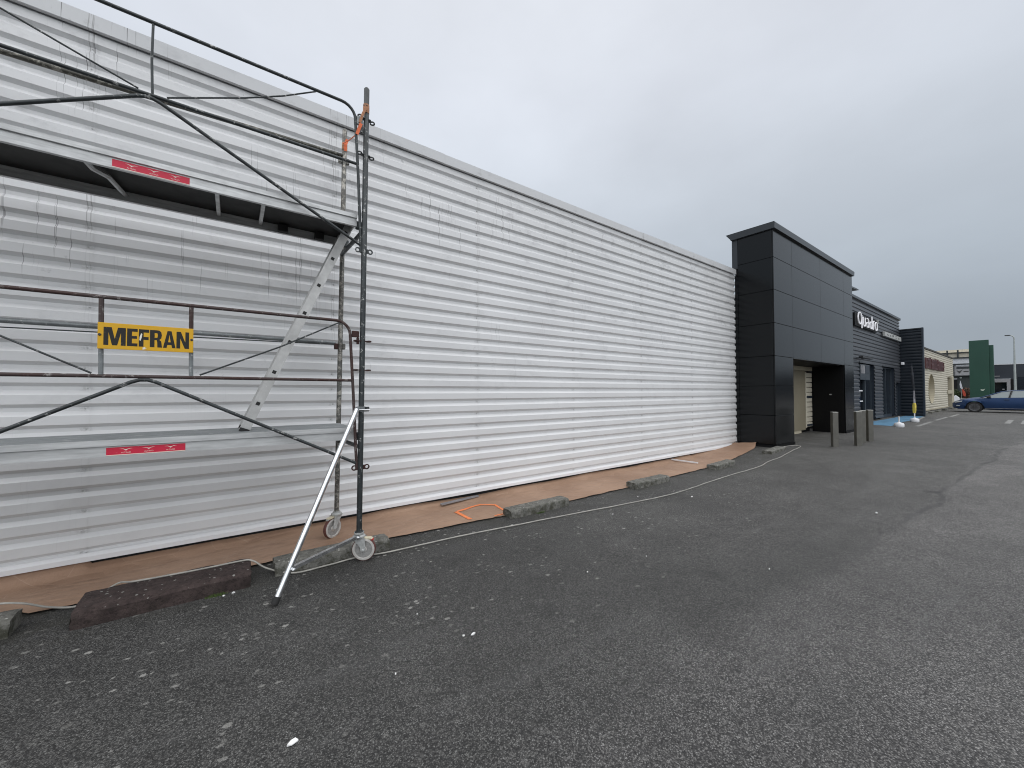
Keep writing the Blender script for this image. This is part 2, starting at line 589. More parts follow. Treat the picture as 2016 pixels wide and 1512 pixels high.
M = {}
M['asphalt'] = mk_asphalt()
M['white_clad'] = mk_clad('white_painted_steel', (0.745, 0.75, 0.755), dirt=1.0, gloss=0.25)
M['cap'] = mk_clad('grey_white_coping', (0.62, 0.63, 0.64), 0.8, 0.45)
M['trim'] = simple('white_trim', (0.74, 0.74, 0.75), 0.4, 0, 0.05, 2.0)
M['black'] = simple('black_plinth', (0.012, 0.012, 0.013), 0.7, 0, 0.2)
M['bodywall'] = simple('grey_render', (0.35, 0.35, 0.35), 0.8)
M['panel'] = simple('anthracite_panel', (0.0025, 0.0036, 0.0046), 0.19, 0, 0.06, 0.8, spec=0.30)
M['panel_gap'] = simple('black_joint', (0.004, 0.004, 0.005), 0.9)
M['coping_dark'] = simple('anthracite_coping', (0.020, 0.024, 0.028), 0.30, 0, 0.06, 1.0)
M['inner_black'] = simple('matt_black_lining', (0.003, 0.003, 0.0033), 0.55, 0, 0.1, spec=0.2)
M['dark_clad'] = mk_clad('anthracite_steel', (0.060, 0.065, 0.075), 0, 0.35)
M['navy_clad'] = mk_clad('blue_black_steel', (0.010, 0.015, 0.022), 0, 0.4)
M['cream_clad'] = mk_clad('cream_steel', (0.55, 0.515, 0.42), 0, 0.5)
M['cream'] = simple('cream_paint', (0.44, 0.40, 0.30), 0.55, 0, 0.06, 1.5)
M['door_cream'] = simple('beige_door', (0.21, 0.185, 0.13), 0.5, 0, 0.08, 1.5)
M['paper'] = mk_paper()
M['tape'] = simple('orange_adhesive_tape', (0.86, 0.22, 0.055), 0.45, 0, 0.1, 20)
M['tube'] = mk_tube('dark_galvanised_tube', (0.040, 0.046, 0.048), amount=0.12)
M['tube_spot'] = mk_tube('paint_spattered_tube', (0.115, 0.118, 0.108), (0.48, 0.46, 0.41), 1.15, 0.3)
M['tube_olive'] = mk_tube('weathered_olive_tube', (0.062, 0.062, 0.052), (0.30, 0.29, 0.25), 0.6, 0.1)
M['tube_rust'] = mk_tube('brown_rusty_tube', (0.058, 0.040, 0.038), (0.42, 0.40, 0.38), 0.42, 0.8, 0.1, 0.6)
M['rust'] = simple('rusty_plate', (0.040, 0.016, 0.013), 0.8, 0, 0.4, 20, bump=0.4)
M['tube_grey'] = mk_tube('grey_galvanised_tube', (0.20, 0.215, 0.22), amount=0.25)
M['shiny'] = mk_alu('bright_aluminium_tube', (0.78, 0.79, 0.80), 0.22, 1.0, False)
M['alu'] = mk_alu('worn_aluminium', (0.56, 0.57, 0.57), 0.5, 0.4)
M['alu_ladder'] = mk_alu('ladder_aluminium', (0.50, 0.50, 0.49), 0.5, 0.4, False)
M['deck_top'] = mk_deck_top()
M['ply'] = simple('black_film_plywood', (0.018, 0.018, 0.017), 0.6, 0, 0.5, 9, spec=0.3)
M['castor'] = simple('cast_grey_metal', (0.42, 0.43, 0.42), 0.5, 0.2, 0.2, 40, bump=0.2)
M['wheel'] = simple('pale_nylon_wheel', (0.47, 0.455, 0.43), 0.55, 0, 0.18, 30)
M['wheel_disc'] = simple('grey_wheel_disc', (0.27, 0.265, 0.255), 0.6, 0, 0.25, 40)
M['tyre_red'] = simple('maroon_tread', (0.12, 0.045, 0.038), 0.6, 0, 0.2, 25)
M['rubber'] = simple('black_rubber', (0.02, 0.02, 0.02), 0.8)
M['brake'] = simple('yellowed_brake_lever', (0.62, 0.57, 0.42), 0.5, 0, 0.15, 30)
M['red_plastic'] = simple('red_plastic', (0.55, 0.05, 0.04), 0.4)
M['strap'] = simple('orange_strap', (0.72, 0.15, 0.05), 0.6, 0, 0.25, 40)
M['strap_worn'] = simple('faded_orange_strap', (0.42, 0.20, 0.11), 0.75, 0, 0.3, 40)
M['yellow'] = mk_sign('yellow_sign_plate', (0.72, 0.40, 0.010), (0.85, 0.75, 0.5), 0.25)
M['sign_black'] = mk_sign('scratched_black_letters', (0.010, 0.009, 0.007), (0.40, 0.30, 0.14), 0.5)
M['chip'] = simple('bare_white_chip', (0.80, 0.78, 0.70), 0.6)
M['sticker'] = mk_sign('red_sticker', (0.62, 0.022, 0.06), (0.70, 0.35, 0.35), 0.3)
M['sticker_white'] = simple('pale_print', (0.78, 0.66, 0.58), 0.5)
M['concrete'] = mk_concrete('mossy_concrete', (0.105, 0.104, 0.093), (0.245, 0.240, 0.218), 0.75, 0.85, 0.55)
M['redstone'] = mk_concrete('dark_red_stone', (0.030, 0.022, 0.021), (0.085, 0.062, 0.058), 0.10, 0.5, 0.62)
M['cable'] = simple('off_white_cable', (0.34, 0.33, 0.30), 0.6, 0, 0.25, 12)
M['flake'] = simple('white_flake', (0.75, 0.75, 0.74), 0.7)
M['moss'] = simple('moss_green', (0.085, 0.13, 0.035), 0.8, 0, 0.3, 30)
M['bar_grey'] = mk_alu('zinc_profile', (0.36, 0.36, 0.38), 0.4, 0.5)
M['bollard'] = simple('weathered_grey_post', (0.115, 0.112, 0.098), 0.5, 0.15, 0.15, 8)
M['bollard_cap'] = simple('pale_post_cap', (0.46, 0.46, 0.43), 0.5)
M['white_plastic'] = simple('white_plastic', (0.76, 0.77, 0.79), 0.45, 0, 0.05)
M['yellow_flag'] = simple('yellow_fabric', (0.70, 0.56, 0.10), 0.7, 0, 0.25, 6)
M['dark_flag'] = simple('dark_fabric', (0.03, 0.033, 0.04), 0.8, 0, 0.4, 6)
M['grey_flag'] = simple('grey_fabric', (0.30, 0.29, 0.31), 0.8, 0, 0.4, 9)
M['orange_flag'] = simple('orange_fabric', (0.62, 0.09, 0.05), 0.7, 0, 0.15, 5)
M['white_flag'] = simple('white_fabric', (0.80, 0.80, 0.86), 0.7)
M['blue_paint'] = simple('worn_blue_road_paint', (0.085, 0.21, 0.33), 0.75, 0, 0.3, 2.5)
M['white_paint'] = simple('worn_white_road_paint', (0.23, 0.23, 0.22), 0.8, 0, 0.3, 5)
M['glass'] = simple('dark_shop_glass', (0.010, 0.014, 0.020), 0.08, 0, 0.2, 1)
M['frame_dark'] = simple('navy_door_frame', (0.020, 0.028, 0.040), 0.4)
M['frame_grey'] = simple('grey_blue_frame', (0.035, 0.046, 0.058), 0.4)
M['poster'] = simple('grey_poster', (0.22, 0.22, 0.23), 0.5, 0, 0.5, 3)
M['letter_white'] = simple('white_acrylic_letter', (0.86, 0.86, 0.90), 0.35, 0, 0.02)
_e = M['letter_white'].node_tree.nodes['Principled BSDF']     # the letters are lit from inside
_e.inputs['Emission Color'].default_value = (1.0, 1.0, 1.0, 1)
_e.inputs['Emission Strength'].default_value = 0.10
M['board_grey'] = simple('pale_grey_board', (0.40, 0.41, 0.40), 0.5, 0, 0.08)
M['mark_dark'] = simple('dark_print', (0.06, 0.06, 0.06), 0.6)
M['redletter'] = simple('dull_red_letter', (0.085, 0.032, 0.034), 0.55, 0, 0.3, 3)
M['green'] = simple('bottle_green_cladding', (0.016, 0.062, 0.042), 0.4, 0, 0.08, 0.6)
M['bg_cream'] = simple('far_cream_wall', (0.58, 0.54, 0.44), 0.6)
M['bg_white'] = simple('far_white_band', (0.60, 0.62, 0.65), 0.5)
M['bg_grey'] = simple('far_grey_sign', (0.33, 0.33, 0.34), 0.5)
M['bg_beam'] = simple('far_dark_beam', (0.028, 0.034, 0.036), 0.6)
M['bg_wall'] = simple('far_blue_grey_wall', (0.026, 0.033, 0.043), 0.5, 0, 0.08, 0.5)
M['bg_green'] = simple('far_green_grey_wall', (0.030, 0.038, 0.038), 0.6)
M['car_blue'] = simple('metallic_blue_paint', (0.018, 0.046, 0.125), 0.16, 0.3, 0.03, 3)
M['car_white'] = simple('white_car_paint', (0.70, 0.71, 0.72), 0.2, 0, 0.03)
M['car_glass'] = simple('sky_toned_car_glass', (0.16, 0.20, 0.21), 0.03, 0, 0.05, spec=0.9)  # sky seen in and through the windows is painted into this base colour
M['car_trim'] = simple('black_car_trim', (0.012, 0.012, 0.014), 0.4)
M['tyre'] = simple('tyre_rubber', (0.018, 0.018, 0.019), 0.8)
M['rim'] = simple('dark_alloy_rim', (0.20, 0.20, 0.21), 0.3, 0.8)
M['lamp_glass'] = simple('headlamp_glass', (0.55, 0.58, 0.60), 0.1, 0.3)
M['pole'] = simple('pale_grey_pole', (0.36, 0.39, 0.38), 0.45, 0.2)
M['leaf_green'] = simple('hedge_leaf', (0.060, 0.085, 0.030), 0.7, 0, 0.35, 8)
M['leaf_brown'] = simple('rusty_leaf', (0.11, 0.055, 0.030), 0.7, 0, 0.35, 8)
M['bark'] = simple('shrub_stem', (0.06, 0.045, 0.03), 0.9)
M['planter'] = simple('pale_planter', (0.30, 0.30, 0.31), 0.7)
M['seagull'] = simple('pale_logo', (0.52, 0.58, 0.50), 0.5)


# ------------------------------------------------------------------ ground
def gz(x):
    t = min(1.0, max(0.0, (x - 7.3) / 3.4))
    return 0.13 * t * t * (3 - 2 * t)


mb = MB()
xs = [-400, -100, -30, -10, -4, 0, 4, 7.3] + [7.3 + 0.2 * i for i in range(1, 18)] + [12, 16, 25, 50, 100, 200, 500]
ys = [-500, -100, -30, -8, 0, 3, 6, 20, 100, 500]
for x in xs:
    for y in ys:
        mb.v.append((x, y, gz(x)))
ny = len(ys)
for i in range(len(xs) - 1):
    for j in range(ny - 1):
        mb.f.append((i * ny + j, (i + 1) * ny + j, (i + 1) * ny + j + 1, i * ny + j + 1))
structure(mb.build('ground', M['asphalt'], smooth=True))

# painted bay and lines
G = 0.13


def sheet(name, poly, m, dz=0.004):
    b = MB()
    b.add([(x, y, gz(x) + dz) for x, y in poly], [tuple(range(len(poly)))])
    return structure(b.build(name, m))


sheet('parking_bay_paint', [(20.6, 3.46), (23.7, 3.60), (25.2, 3.59), (29.85, 3.74), (29.85, 4.45), (23.1, 4.46), (20.9, 4.12)], M['blue_paint'])
sheet('bay_line', [(21.1, 2.78), (21.3, 2.92), (24.9, 2.95), (25.2, 2.83)], M['white_paint'])
sheet('bay_line', [(26.2, 2.86), (26.3, 2.99), (29.9, 2.99), (29.7, 2.86)], M['white_paint'], 0.004)
sheet('bay_line', [(30.6, 2.8), (30.7, 2.95), (34.0, 2.95), (34.0, 2.82)], M['white_paint'], 0.004)
sheet('bay_line', [(24.4, 3.28), (24.5, 3.40), (29.4, 3.72), (29.5, 3.62)], M['white_paint'], 0.008)
sheet('bay_line', [(25.9, 0.80), (25.9, 0.96), (29.4, 0.96), (29.4, 0.80)], M['white_paint'])
sheet('bay_line', [(25.9, 0.42), (25.9, 0.55), (29.2, 0.55), (29.2, 0.42)], M['white_paint'])

# ------------------------------------------------------------------ corrugated cladding
PITCH_Z, Z0 = 0.1672, 0.169
V2, CR, DN, UPS = 0.0155, 0.072, 0.028, 0.0355      # half valley, crest, underside slope, upper slope


def profile(z0, z1, depth):
    """(z, inset) breakpoints of the ribbed steel between z0 and z1; inset 0 = crest"""
    pts = []
    k = int((z0 - Z0) / PITCH_Z) - 2
    while Z0 + k * PITCH_Z < z1 + PITCH_Z:
        zc = Z0 + k * PITCH_Z
        pts += [(zc - V2 - UPS, 0.0), (zc - V2, depth), (zc + V2, depth), (zc + V2 + DN, 0.0)]
        k += 1
    out = []
    for (a, da), (b, db) in zip(pts, pts[1:]):
        if b <= z0 or a >= z1:
            continue
        f = lambda z: da + (db - da) * (z - a) / (b - a)
        za, zb = max(a, z0), min(b, z1)
        if not out:
            out.append((za, f(za)))
        out.append((zb, f(zb)))
    return out


def clad(name, m, parent, a0, a1, z0, z1, plane, depth=0.031, face='-Y', hole=None, wavy=False):
    """ribbed sheet from a0 to a1 along X (face -Y) or along Y (face -X) with its crests on the given plane"""
    b = MB()
    pr = profile(z0, z1, depth)

    def P(a, z, d):
        return (a, plane + d, z) if face == '-Y' else (plane + d, a, z)
    if hole:
        ac, zc, ra, rz = hole
        zs = sorted(set([z for z, _ in pr] + [zc - rz, zc + rz] + [zc - rz + 2 * rz * i / 40 for i in range(41)]))
        fz = []
        for z in zs:
            for (p, dp), (q, dq) in zip(pr, pr[1:]):
                if p <= z <= q:
                    fz.append((z, dp + (dq - dp) * (z - p) / max(1e-9, q - p)))
                    break
        pr = fz
    if wavy:
        nseg = max(2, int((a1 - a0) / 0.09))
        dents = ((-0.97, 0.56, 0.016, 0.16), (-1.22, 0.60, 0.008, 0.10), (0.35, 0.95, 0.005, 0.12), (4.3, 0.62, 0.007, 0.14), (6.9, 0.9, 0.006, 0.12))

        def W(a, z, d):
            e = 0.0022 * noise.noise((a * 1.1, z * 0.9, 0.5)) + 0.0010 * noise.noise((a * 4.0, z * 2.5, 3.5))
            for dx, dz, dd, dr in dents:
                r2 = ((a - dx) / dr) ** 2 + ((z - dz) / (dr * 0.45)) ** 2
                if r2 < 8:
                    e += dd * math.exp(-r2) * (1 if d < 0.01 else 0.3)
            return P(a, z, d + e)
        for z, d in pr:
            b.v += [W(a0 + (a1 - a0) * i / nseg, z, d) for i in range(nseg + 1)]
        for k in range(len(pr) - 1):
            for i in range(nseg):
                o_ = k * (nseg + 1) + i
                b.f.append((o_, o_ + 1, o_ + nseg + 2, o_ + nseg + 1))
        pr = pr[:1]
    for (p, dp), (q, dq) in zip(pr, pr[1:]):
        if hole and p >= hole[1] - hole[3] - 1e-6 and q <= hole[1] + hole[3] + 1e-6:
            w = lambda z: hole[2] * math.sqrt(max(0, 1 - ((z - hole[1]) / hole[3]) ** 2))
            b.add([P(a0, p, dp), P(hole[0] - w(p), p, dp), P(hole[0] - w(q), q, dq), P(a0, q, dq)], [(0, 1, 2, 3)])
            b.add([P(hole[0] + w(p), p, dp), P(a1, p, dp), P(a1, q, dq), P(hole[0] + w(q), q, dq)], [(0, 1, 2, 3)])
        else:
            b.add([P(a0, p, dp), P(a1, p, dp), P(a1, q, dq), P(a0, q, dq)], [(0, 1, 2, 3)])
    me = bpy.data.meshes.new(name)
    me.from_pydata(b.v, [], b.f)
    me.materials.append(m)
    o = bpy.data.objects.new(name, me)
    COL.objects.link(o)
    put(o, parent)
    return o


# ------------------------------------------------------------------ white warehouse
WY = 4.60
wh = thing('warehouse_building', (4, WY, 0), 'long white corrugated steel warehouse wall with dirt runs, behind the scaffold', 'building')
b = MB()
b.box((-30, WY + 0.075, 0.0), (10.40, WY + 12, 4.50))
b.build('wall', M['bodywall'], wh)
MB().box((-30, WY + 0.045, -0.02), (10.40, WY + 0.074, 0.16)).build('plinth', M['black'], wh)
seams = [-15.94, -12.2, -8.46, -4.72, -0.983, 2.757, 6.497, 10.42]
for i in range(len(seams) - 1):
    for r_ in range(5):
        z0 = Z0 + (r_ * 6 - 1) * PITCH_Z + 0.03 if r_ else 0.118
        z1 = Z0 + ((r_ + 1) * 6 - 1) * PITCH_Z + 0.03
        z1 = min(z1, 4.53)
        # alternate sheets lap by 2 mm over their neighbours
        clad('cladding_sheet', M['white_clad'], wh, seams[i] - 0.02 * 0, seams[i + 1] + 0.03, z0, z1 + 0.0, WY - 0.0024 * (i % 2) - 0.0008 * (r_ % 2), wavy=True)
# coping in lengths, slightly out of line
cs = [-16, -11, -6.2, -1.9, 2.2, 6.5, 10.40]
for i in range(len(cs) - 1):
    d = 0.003 * (i % 2)
    MB().prism([(-0.042 - d, 4.478), (-0.042 - d, 4.598 + d), (-0.028, 4.606 + d), (0.30, 4.612), (0.30, 4.600), (-0.030, 4.594), (-0.030, 4.484), (-0.012, 4.480), (-0.012, 4.476)],
               (cs[i] + 0.003, WY, 0), (0, 1, 0), (0, 0, 1), (cs[i + 1] - cs[i] - 0.004 + 0.012 * (i % 2), 0, 0)).build('parapet_coping', M['cap'], wh)
bs = [-15.9, -9, -4.9, -0.965, 2.9, 6.6, 10.41]
for i in range(len(bs) - 1):
    d = 0.003 * (i % 2)
    MB().prism([(-0.022 - d, 0.100), (-0.020 - d, 0.138), (0.012, 0.162), (0.030, 0.162), (0.014, 0.134), (-0.008, 0.128), (-0.010, 0.100)],
               (bs[i], WY, 0), (0, 1, 0), (0, 0, 1), (bs[i + 1] - bs[i] + 0.01, 0, 0)).build('base_trim', M['trim'], wh)
scr = MB()
for k in range(26):
    for i in range(-5, 8):
        xx = -0.983 + 1.87 * i + random.uniform(-0.012, 0.012)
        if xx < 10.35:
            scr.lathe((xx, WY + 0.032, Z0 + k * PITCH_Z + random.uniform(-0.003, 0.003)), (0, -1, 0), [(0.010, 0), (0.010, 0.002), (0.006, 0.0025), (0.0055, 0.007), (0.004, 0.008)], 7)
so = scr.build('screw_heads', simple('screw_grey', (0.45, 0.45, 0.45), 0.5), wh)
so['kind'] = 'stuff'

# ------------------------------------------------------------------ black entrance portal
X0, X1, YF, TOP = 10.42, 16.92, 3.72, 5.38
po = thing('entrance_portal', (13.6, 4.1, G), 'tall black panelled entrance portal with open doorway at the end of the white wall', 'portal')
ZR = [0.205, 0.90, 1.61, 2.33, 3.12, 3.92, 4.70, 5.38]
g = 0.004
b = MB()                     # carcass: two legs and a head, behind the panels
b.box((X0 + 0.035, YF + 0.035, 0.10), (11.57, 4.598, TOP - 0.01))
b.box((15.93, YF + 0.035, 0.10), (X1 - 0.035, 4.598, TOP - 0.01))
b.box((11.571, YF + 0.036, 2.36), (15.929, 4.597, TOP - 0.011))
b.box((X0 + 0.036, 4.599, 4.64), (X1 - 0.036, 4.66, TOP - 0.012))
b.build('carcass', M['panel_gap'], po)
PM = MB()


def panel(x0, x1, z0, z1):
    MB().bbox((x0 + g, YF, z0 + g), (x1 - g, YF + 0.030, z1 - g), 0.003).build('panel', M['panel'], po)


for i in range(7):
    panel(X0, 11.57, ZR[i], ZR[i + 1])
    panel(15.93, X1, ZR[i], ZR[i + 1])
    if i >= 3:
        panel(11.57, 13.72, ZR[i], ZR[i + 1])
        panel(13.72, 15.93, ZR[i], ZR[i + 1])
    # side panels facing the white wall
    MB().bbox((X0, YF + 0.034, ZR[i] + g), (X0 + 0.030, 4.52 - g, ZR[i + 1] - g), 0.003).build('panel', M['panel'], po)
    MB().bbox((X1 - 0.030, YF + 0.034, ZR[i] + g), (X1, 4.55, ZR[i + 1] - g), 0.003).build('panel', M['panel'], po)
MB().box((X0 + 0.006, 4.525, 0.205), (X0 + 0.03, 4.596, 4.44)).build('edge_strip', M['panel'], po)
MB().box((X0 + 0.007, 4.525, 4.62), (X0 + 0.03, 4.66, 5.374)).build('edge_strip', M['coping_dark'], po)
MB().box((X0 - 0.012, YF - 0.012, 0.10), (11.575, YF + 0.03, 0.2)).build('skirting', M['inner_black'], po)
MB().box((15.925, YF - 0.012, 0.10), (X1 + 0.01, YF + 0.03, 0.2)).build('skirting', M['inner_black'], po)
MB().prism([(-0.055, 5.372), (-0.062, 5.505), (-0.05, 5.528), (1.06, 5.54), (0.95, 5.40), (0.94, 5.372)], (X0 - 0.06, YF, 0), (0, 1, 0), (0, 0, 1), (X1 - X0 + 0.11, 0, 0)).build('coping', M['coping_dark'], po)
MB().box((11.59, YF + 0.001, 2.318), (15.91, YF + 0.09, 2.334)).build('lintel_edge', M['coping_dark'], po)
# lining of the doorway
MB().box((15.895, YF + 0.031, 0.10), (15.928, 4.56, 2.316)).build('lining', M['inner_black'], po)
MB().box((11.572, YF + 0.031, 0.10), (11.60, 4.56, 2.316)).build('lining', M['inner_black'], po)
MB().box((11.601, YF + 0.095, 2.30), (15.894, 4.56, 2.355)).build('soffit', M['inner_black'], po)
MB().box((15.888, 4.06, 1.36), (15.894, 4.12, 1.39)).build('wall_plate', M['board_grey'], po)
MB().lathe((15.894, 4.05, 0.56), (-1, 0, 0), [(0.04, 0), (0.04, 0.012), (0.02, 0.016)], 12).build('wall_plate', M['board_grey'], po)
# pale back wall of the doorway
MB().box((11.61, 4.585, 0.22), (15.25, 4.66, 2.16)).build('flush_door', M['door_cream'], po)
MB().box((11.61, 4.57, 2.165), (15.89, 4.66, 2.29)).build('door_head', M['cream'], po)
MB().box((11.61, 4.60, 0.10), (14.9, 4.68, 0.219)).build('threshold', M['cream'], po)
MB().box((15.26, 4.575, 0.28), (15.33, 4.65, 2.12)).build('jamb', M['cream_clad'], po)
for k in range(11):
    z0 = 0.30 + k * 0.165
    MB().prism([(0.0, z0), (-0.012, z0 + 0.012), (-0.012, z0 + 0.138), (0.02, z0 + 0.152), (0.03, z0 + 0.152), (0.03, z0)], (15.335, 4.60, 0), (0, 1, 0), (0, 0, 1), (0.552, 0, 0)).build('slat', M['cream_clad'], po)
MB().box((15.36, 4.576, 1.255), (15.88, 4.598, 1.33)).build('letter_slot', M['frame_dark'], po)
MB().box((15.36, 4.57, 0.33), (15.88, 4.586, 0.39)).build('vent', M['frame_dark'], po)
MB().box((11.61, 4.67, 0.1), (15.89, 4.70, 2.35)).build('back_board', M['inner_black'], po)

# ------------------------------------------------------------------ dark shop
QX0, QX1, QT = 16.95, 29.92, 5.50
qs = thing('shop_building', (23.5, WY, G), 'dark grey corrugated shop with navy doorways beyond the black portal', 'building')
MB().box((QX0, WY + 0.30, 0.0), (QX1, WY + 12, QT - 0.03)).build('wall', M['panel_gap'], qs)


def q(x0, x1, z0, z1):
    clad('cladding_sheet', M['dark_clad'], qs, x0, x1, z0, z1, WY)
    MB().box((x0, WY + 0.04, z0), (x1, WY + 0.299, z1)).build('backing', M['frame_dark'], qs)


q(QX0, 21.80, 0.2, 5.46)
q(21.80, 24.36, 2.76, 5.46)
q(24.36, 25.92, 0.2, 5.46)
q(25.92, 28.52, 2.76, 5.46)
q(28.52, 28.80, 0.2, 5.46)
q(28.80, QX1, 1.96, 5.46)
MB().prism([(-0.05, 5.42), (-0.05, 5.52), (0.35, 5.53), (0.35, 5.40), (-0.02, 5.40)], (QX0, WY, 0), (0, 1, 0), (0, 0, 1), (QX1 - QX0 + 0.06, 0, 0)).build('coping', M['coping_dark'], qs)
MB().prism([(0, 5.82), (1.30, 5.90), (1.75, 5.94), (1.2, 5.95), (0, 5.90)], (QX0 + 3.6, WY + 0.05, 0), (1, 0, 0), (0, 0, 1), (0, 0.6, 0)).build('roof_fin', M['coping_dark'], qs)
MB().box((21.78, WY - 0.02, 2.715), (24.40, WY + 0.03, 2.765)).build('door_head', M['dark_clad'], qs)
MB().box((25.90, WY - 0.02, 2.715), (28.56, WY + 0.03, 2.765)).build('door_head', M['dark_clad'], qs)
for x0, x1, z1 in ((21.80, 24.36, 2.71), (25.92, 28.52, 2.71), (28.80, QX1, 1.96)):
    d = MB().box((x0, WY + 0.19, 0.13), (x1, WY + 0.20, z1)).build('door', M['glass'], qs)
    for xa in (x0, (x0 + x1) / 2 - 0.03, x1 - 0.06):
        MB().box((xa, WY + 0.13, 0.14), (xa + 0.06, WY + 0.189, z1)).build('door_frame', M['frame_grey'] if xa != x0 else M['frame_dark'], d)
    MB().box((x0 + 0.061, WY + 0.131, z1 - 0.07), (x1 - 0.061, WY + 0.188, z1 - 0.002)).build('door_frame', M['frame_dark'], d)
    MB().box((x0 + 0.061, WY + 0.131, 0.14), (x1 - 0.061, WY + 0.188, 0.30)).build('door_frame', M['frame_dark'], d)
MB().box((21.9, WY + 0.07, 1.02), (22.55, WY + 0.10, 1.07)).build('glass_stripe', M['white_plastic'], qs)
MB().box((21.9, WY + 0.07, 1.48), (22.55, WY + 0.10, 1.53)).build('glass_stripe', M['white_plastic'], qs)
MB().box((22.78, WY + 0.04, 0.15), (22.90, WY + 0.10, 2.0)).build('door_handle', M['frame_grey'], qs)
dbx = MB().bbox((21.84, WY - 0.02, 1.98), (23.35, WY + 0.12, 2.66), 0.01).build('display_box', M['frame_grey'], qs)
MB().box((21.88, WY - 0.026, 2.26), (22.55, WY - 0.0205, 2.62)).build('picture', M['poster'], dbx)
MB().box((22.62, WY - 0.026, 2.26), (23.25, WY - 0.0205, 2.62)).build('picture', M['frame_dark'], dbx)
fl = MB().bbox((20.95, WY - 0.30, 2.86), (22.5, WY - 0.16, 2.93), 0.01).build('floodlight_bar', M['car_trim'], qs)
MB().box((21.3, WY - 0.165, 2.88), (21.36, WY - 0.0, 2.91)).build('bracket', M['car_trim'], fl)
MB().box((22.1, WY - 0.165, 2.88), (22.16, WY - 0.0, 2.91)).build('bracket', M['car_trim'], fl)
# projecting wing wall at the end of the shop
wg = MB().box((QX1 + 0.04, 3.72, 0.10), (QX1 + 0.22, WY + 0.3, 4.89)).build('wing_wall', M['frame_dark'], qs)
clad('wing_cladding', M['navy_clad'], wg, 3.76, WY - 0.002, 0.2, 4.86, QX1, face='-X')
MB().box((QX1 - 0.012, 3.70, 0.10), (QX1 + 0.24, 3.765, 4.91)).build('corner_trim', M['frame_dark'], wg)
MB().box((QX1 - 0.014, 3.766, 4.85), (QX1 + 0.23, WY - 0.003, 4.905)).build('coping', M['coping_dark'], wg)
MB().bbox((QX1 - 0.14, WY - 0.17, 2.93), (QX1 - 0.005, WY - 0.04, 3.08), 0.02).build('sensor', M['white_plastic'], wg)

# lit letters and the pale board beside them
sg = thing('shop_sign', (23.4, WY - 0.1, 4.1), 'white rounded letters reading Quadro on black backing, fixed to the dark shop', 'sign')
MB().box((20.9, WY - 0.075, 4.24), (24.50, WY - 0.002, 4.78)).build('sign_backing', M['inner_black'], sg)


SGY = WY - 0.135


def stroke(pts, r=0.040):
    """one raised stroke of a letter: flat faced, wider than it is deep"""
    bb = MB()
    P3 = [Vector((x, SGY, z)) for x, z in pts]
    n = len(P3)
    for i, p in enumerate(P3):
        t = (P3[min(i + 1, n - 1)] - P3[max(i - 1, 0)]).normalized()
        s_ = Vector((t.z * 0.042, 0, -t.x * 0.019))
        for a, d in ((-1, 0.0), (-1, 0.03), (1, 0.03), (1, 0.0)):
            q_ = p + s_ * a
            bb.v.append((q_.x, SGY + d, q_.z))
        if i:
            for k in range(4):
                bb.f.append((4 * i - 4 + k, 4 * i - 4 + (k + 1) % 4, 4 * i + (k + 1) % 4, 4 * i + k))
    bb.f += [(0, 1, 2, 3), tuple(4 * (n - 1) + k for k in range(4))]
    return bb


def arc(cx, cz, rx, rz, a0, a1, n=12):
    return [(cx + rx * math.cos(R(a0 + (a1 - a0) * i / n)), cz + rz * math.sin(R(a0 + (a1 - a0) * i / n))) for i in range(n + 1)]


def letter(*bbs):
    o = MB()
    for q_ in bbs:
        o.add(q_.v, q_.f)
    o.build('letter', M['letter_white'], sg)


# Q with its right stem running below the line, then u a d r o
ov = lambda cx, cz, rx, rz: arc(cx, cz, rx, rz, 90, 450, 20)
letter(stroke(ov(21.46, 4.585, 0.26, 0.25)), stroke([(21.735, 4.74), (21.735, 4.18)]))
letter(stroke([(21.95, 4.69), (21.95, 4.42)] + arc(22.12, 4.41, 0.17, 0.11, 180, 360) + [(22.29, 4.42), (22.29, 4.69)]))
letter(stroke([(22.50, 4.67)] + arc(22.66, 4.60, 0.17, 0.09, 100, 0) + [(22.83, 4.30)]), stroke(ov(22.65, 4.41, 0.17, 0.11)))
letter(stroke(ov(23.22, 4.45, 0.18, 0.15)), stroke([(23.42, 4.86), (23.42, 4.29)]))
letter(stroke([(23.63, 4.29), (23.63, 4.60)] + arc(23.76, 4.60, 0.12, 0.09, 170, 60)))
letter(stroke(ov(24.16, 4.49, 0.21, 0.19)))
MB().box((24.50, WY - 0.13, 4.64), (24.56, WY - 0.07, 4.85)).build('bracket', M['board_grey'], sg)

bd = thing('sign_board', (27.5, WY - 0.1, 4.2), 'narrow pale grey board with small dark marks beside the Quadro letters', 'sign')
MB().bbox((25.85, WY - 0.12, 4.19), (29.55, WY - 0.03, 4.42), 0.008).build('board', M['board_grey'], bd)
for x, z, w, h in ((26.3, 4.28, 0.35, 0.03), (26.9, 4.27, 0.25, 0.05), (27.45, 4.27, 0.10, 0.10), (27.62, 4.28, 0.08, 0.1), (28.2, 4.34, 0.12, 0.05), (28.2, 4.23, 0.14, 0.05), (28.75, 4.27, 0.3, 0.04)):
    MB().box((x, WY - 0.126, z), (x + w, WY - 0.1205, z + h)).build('mark', M['mark_dark'], bd)

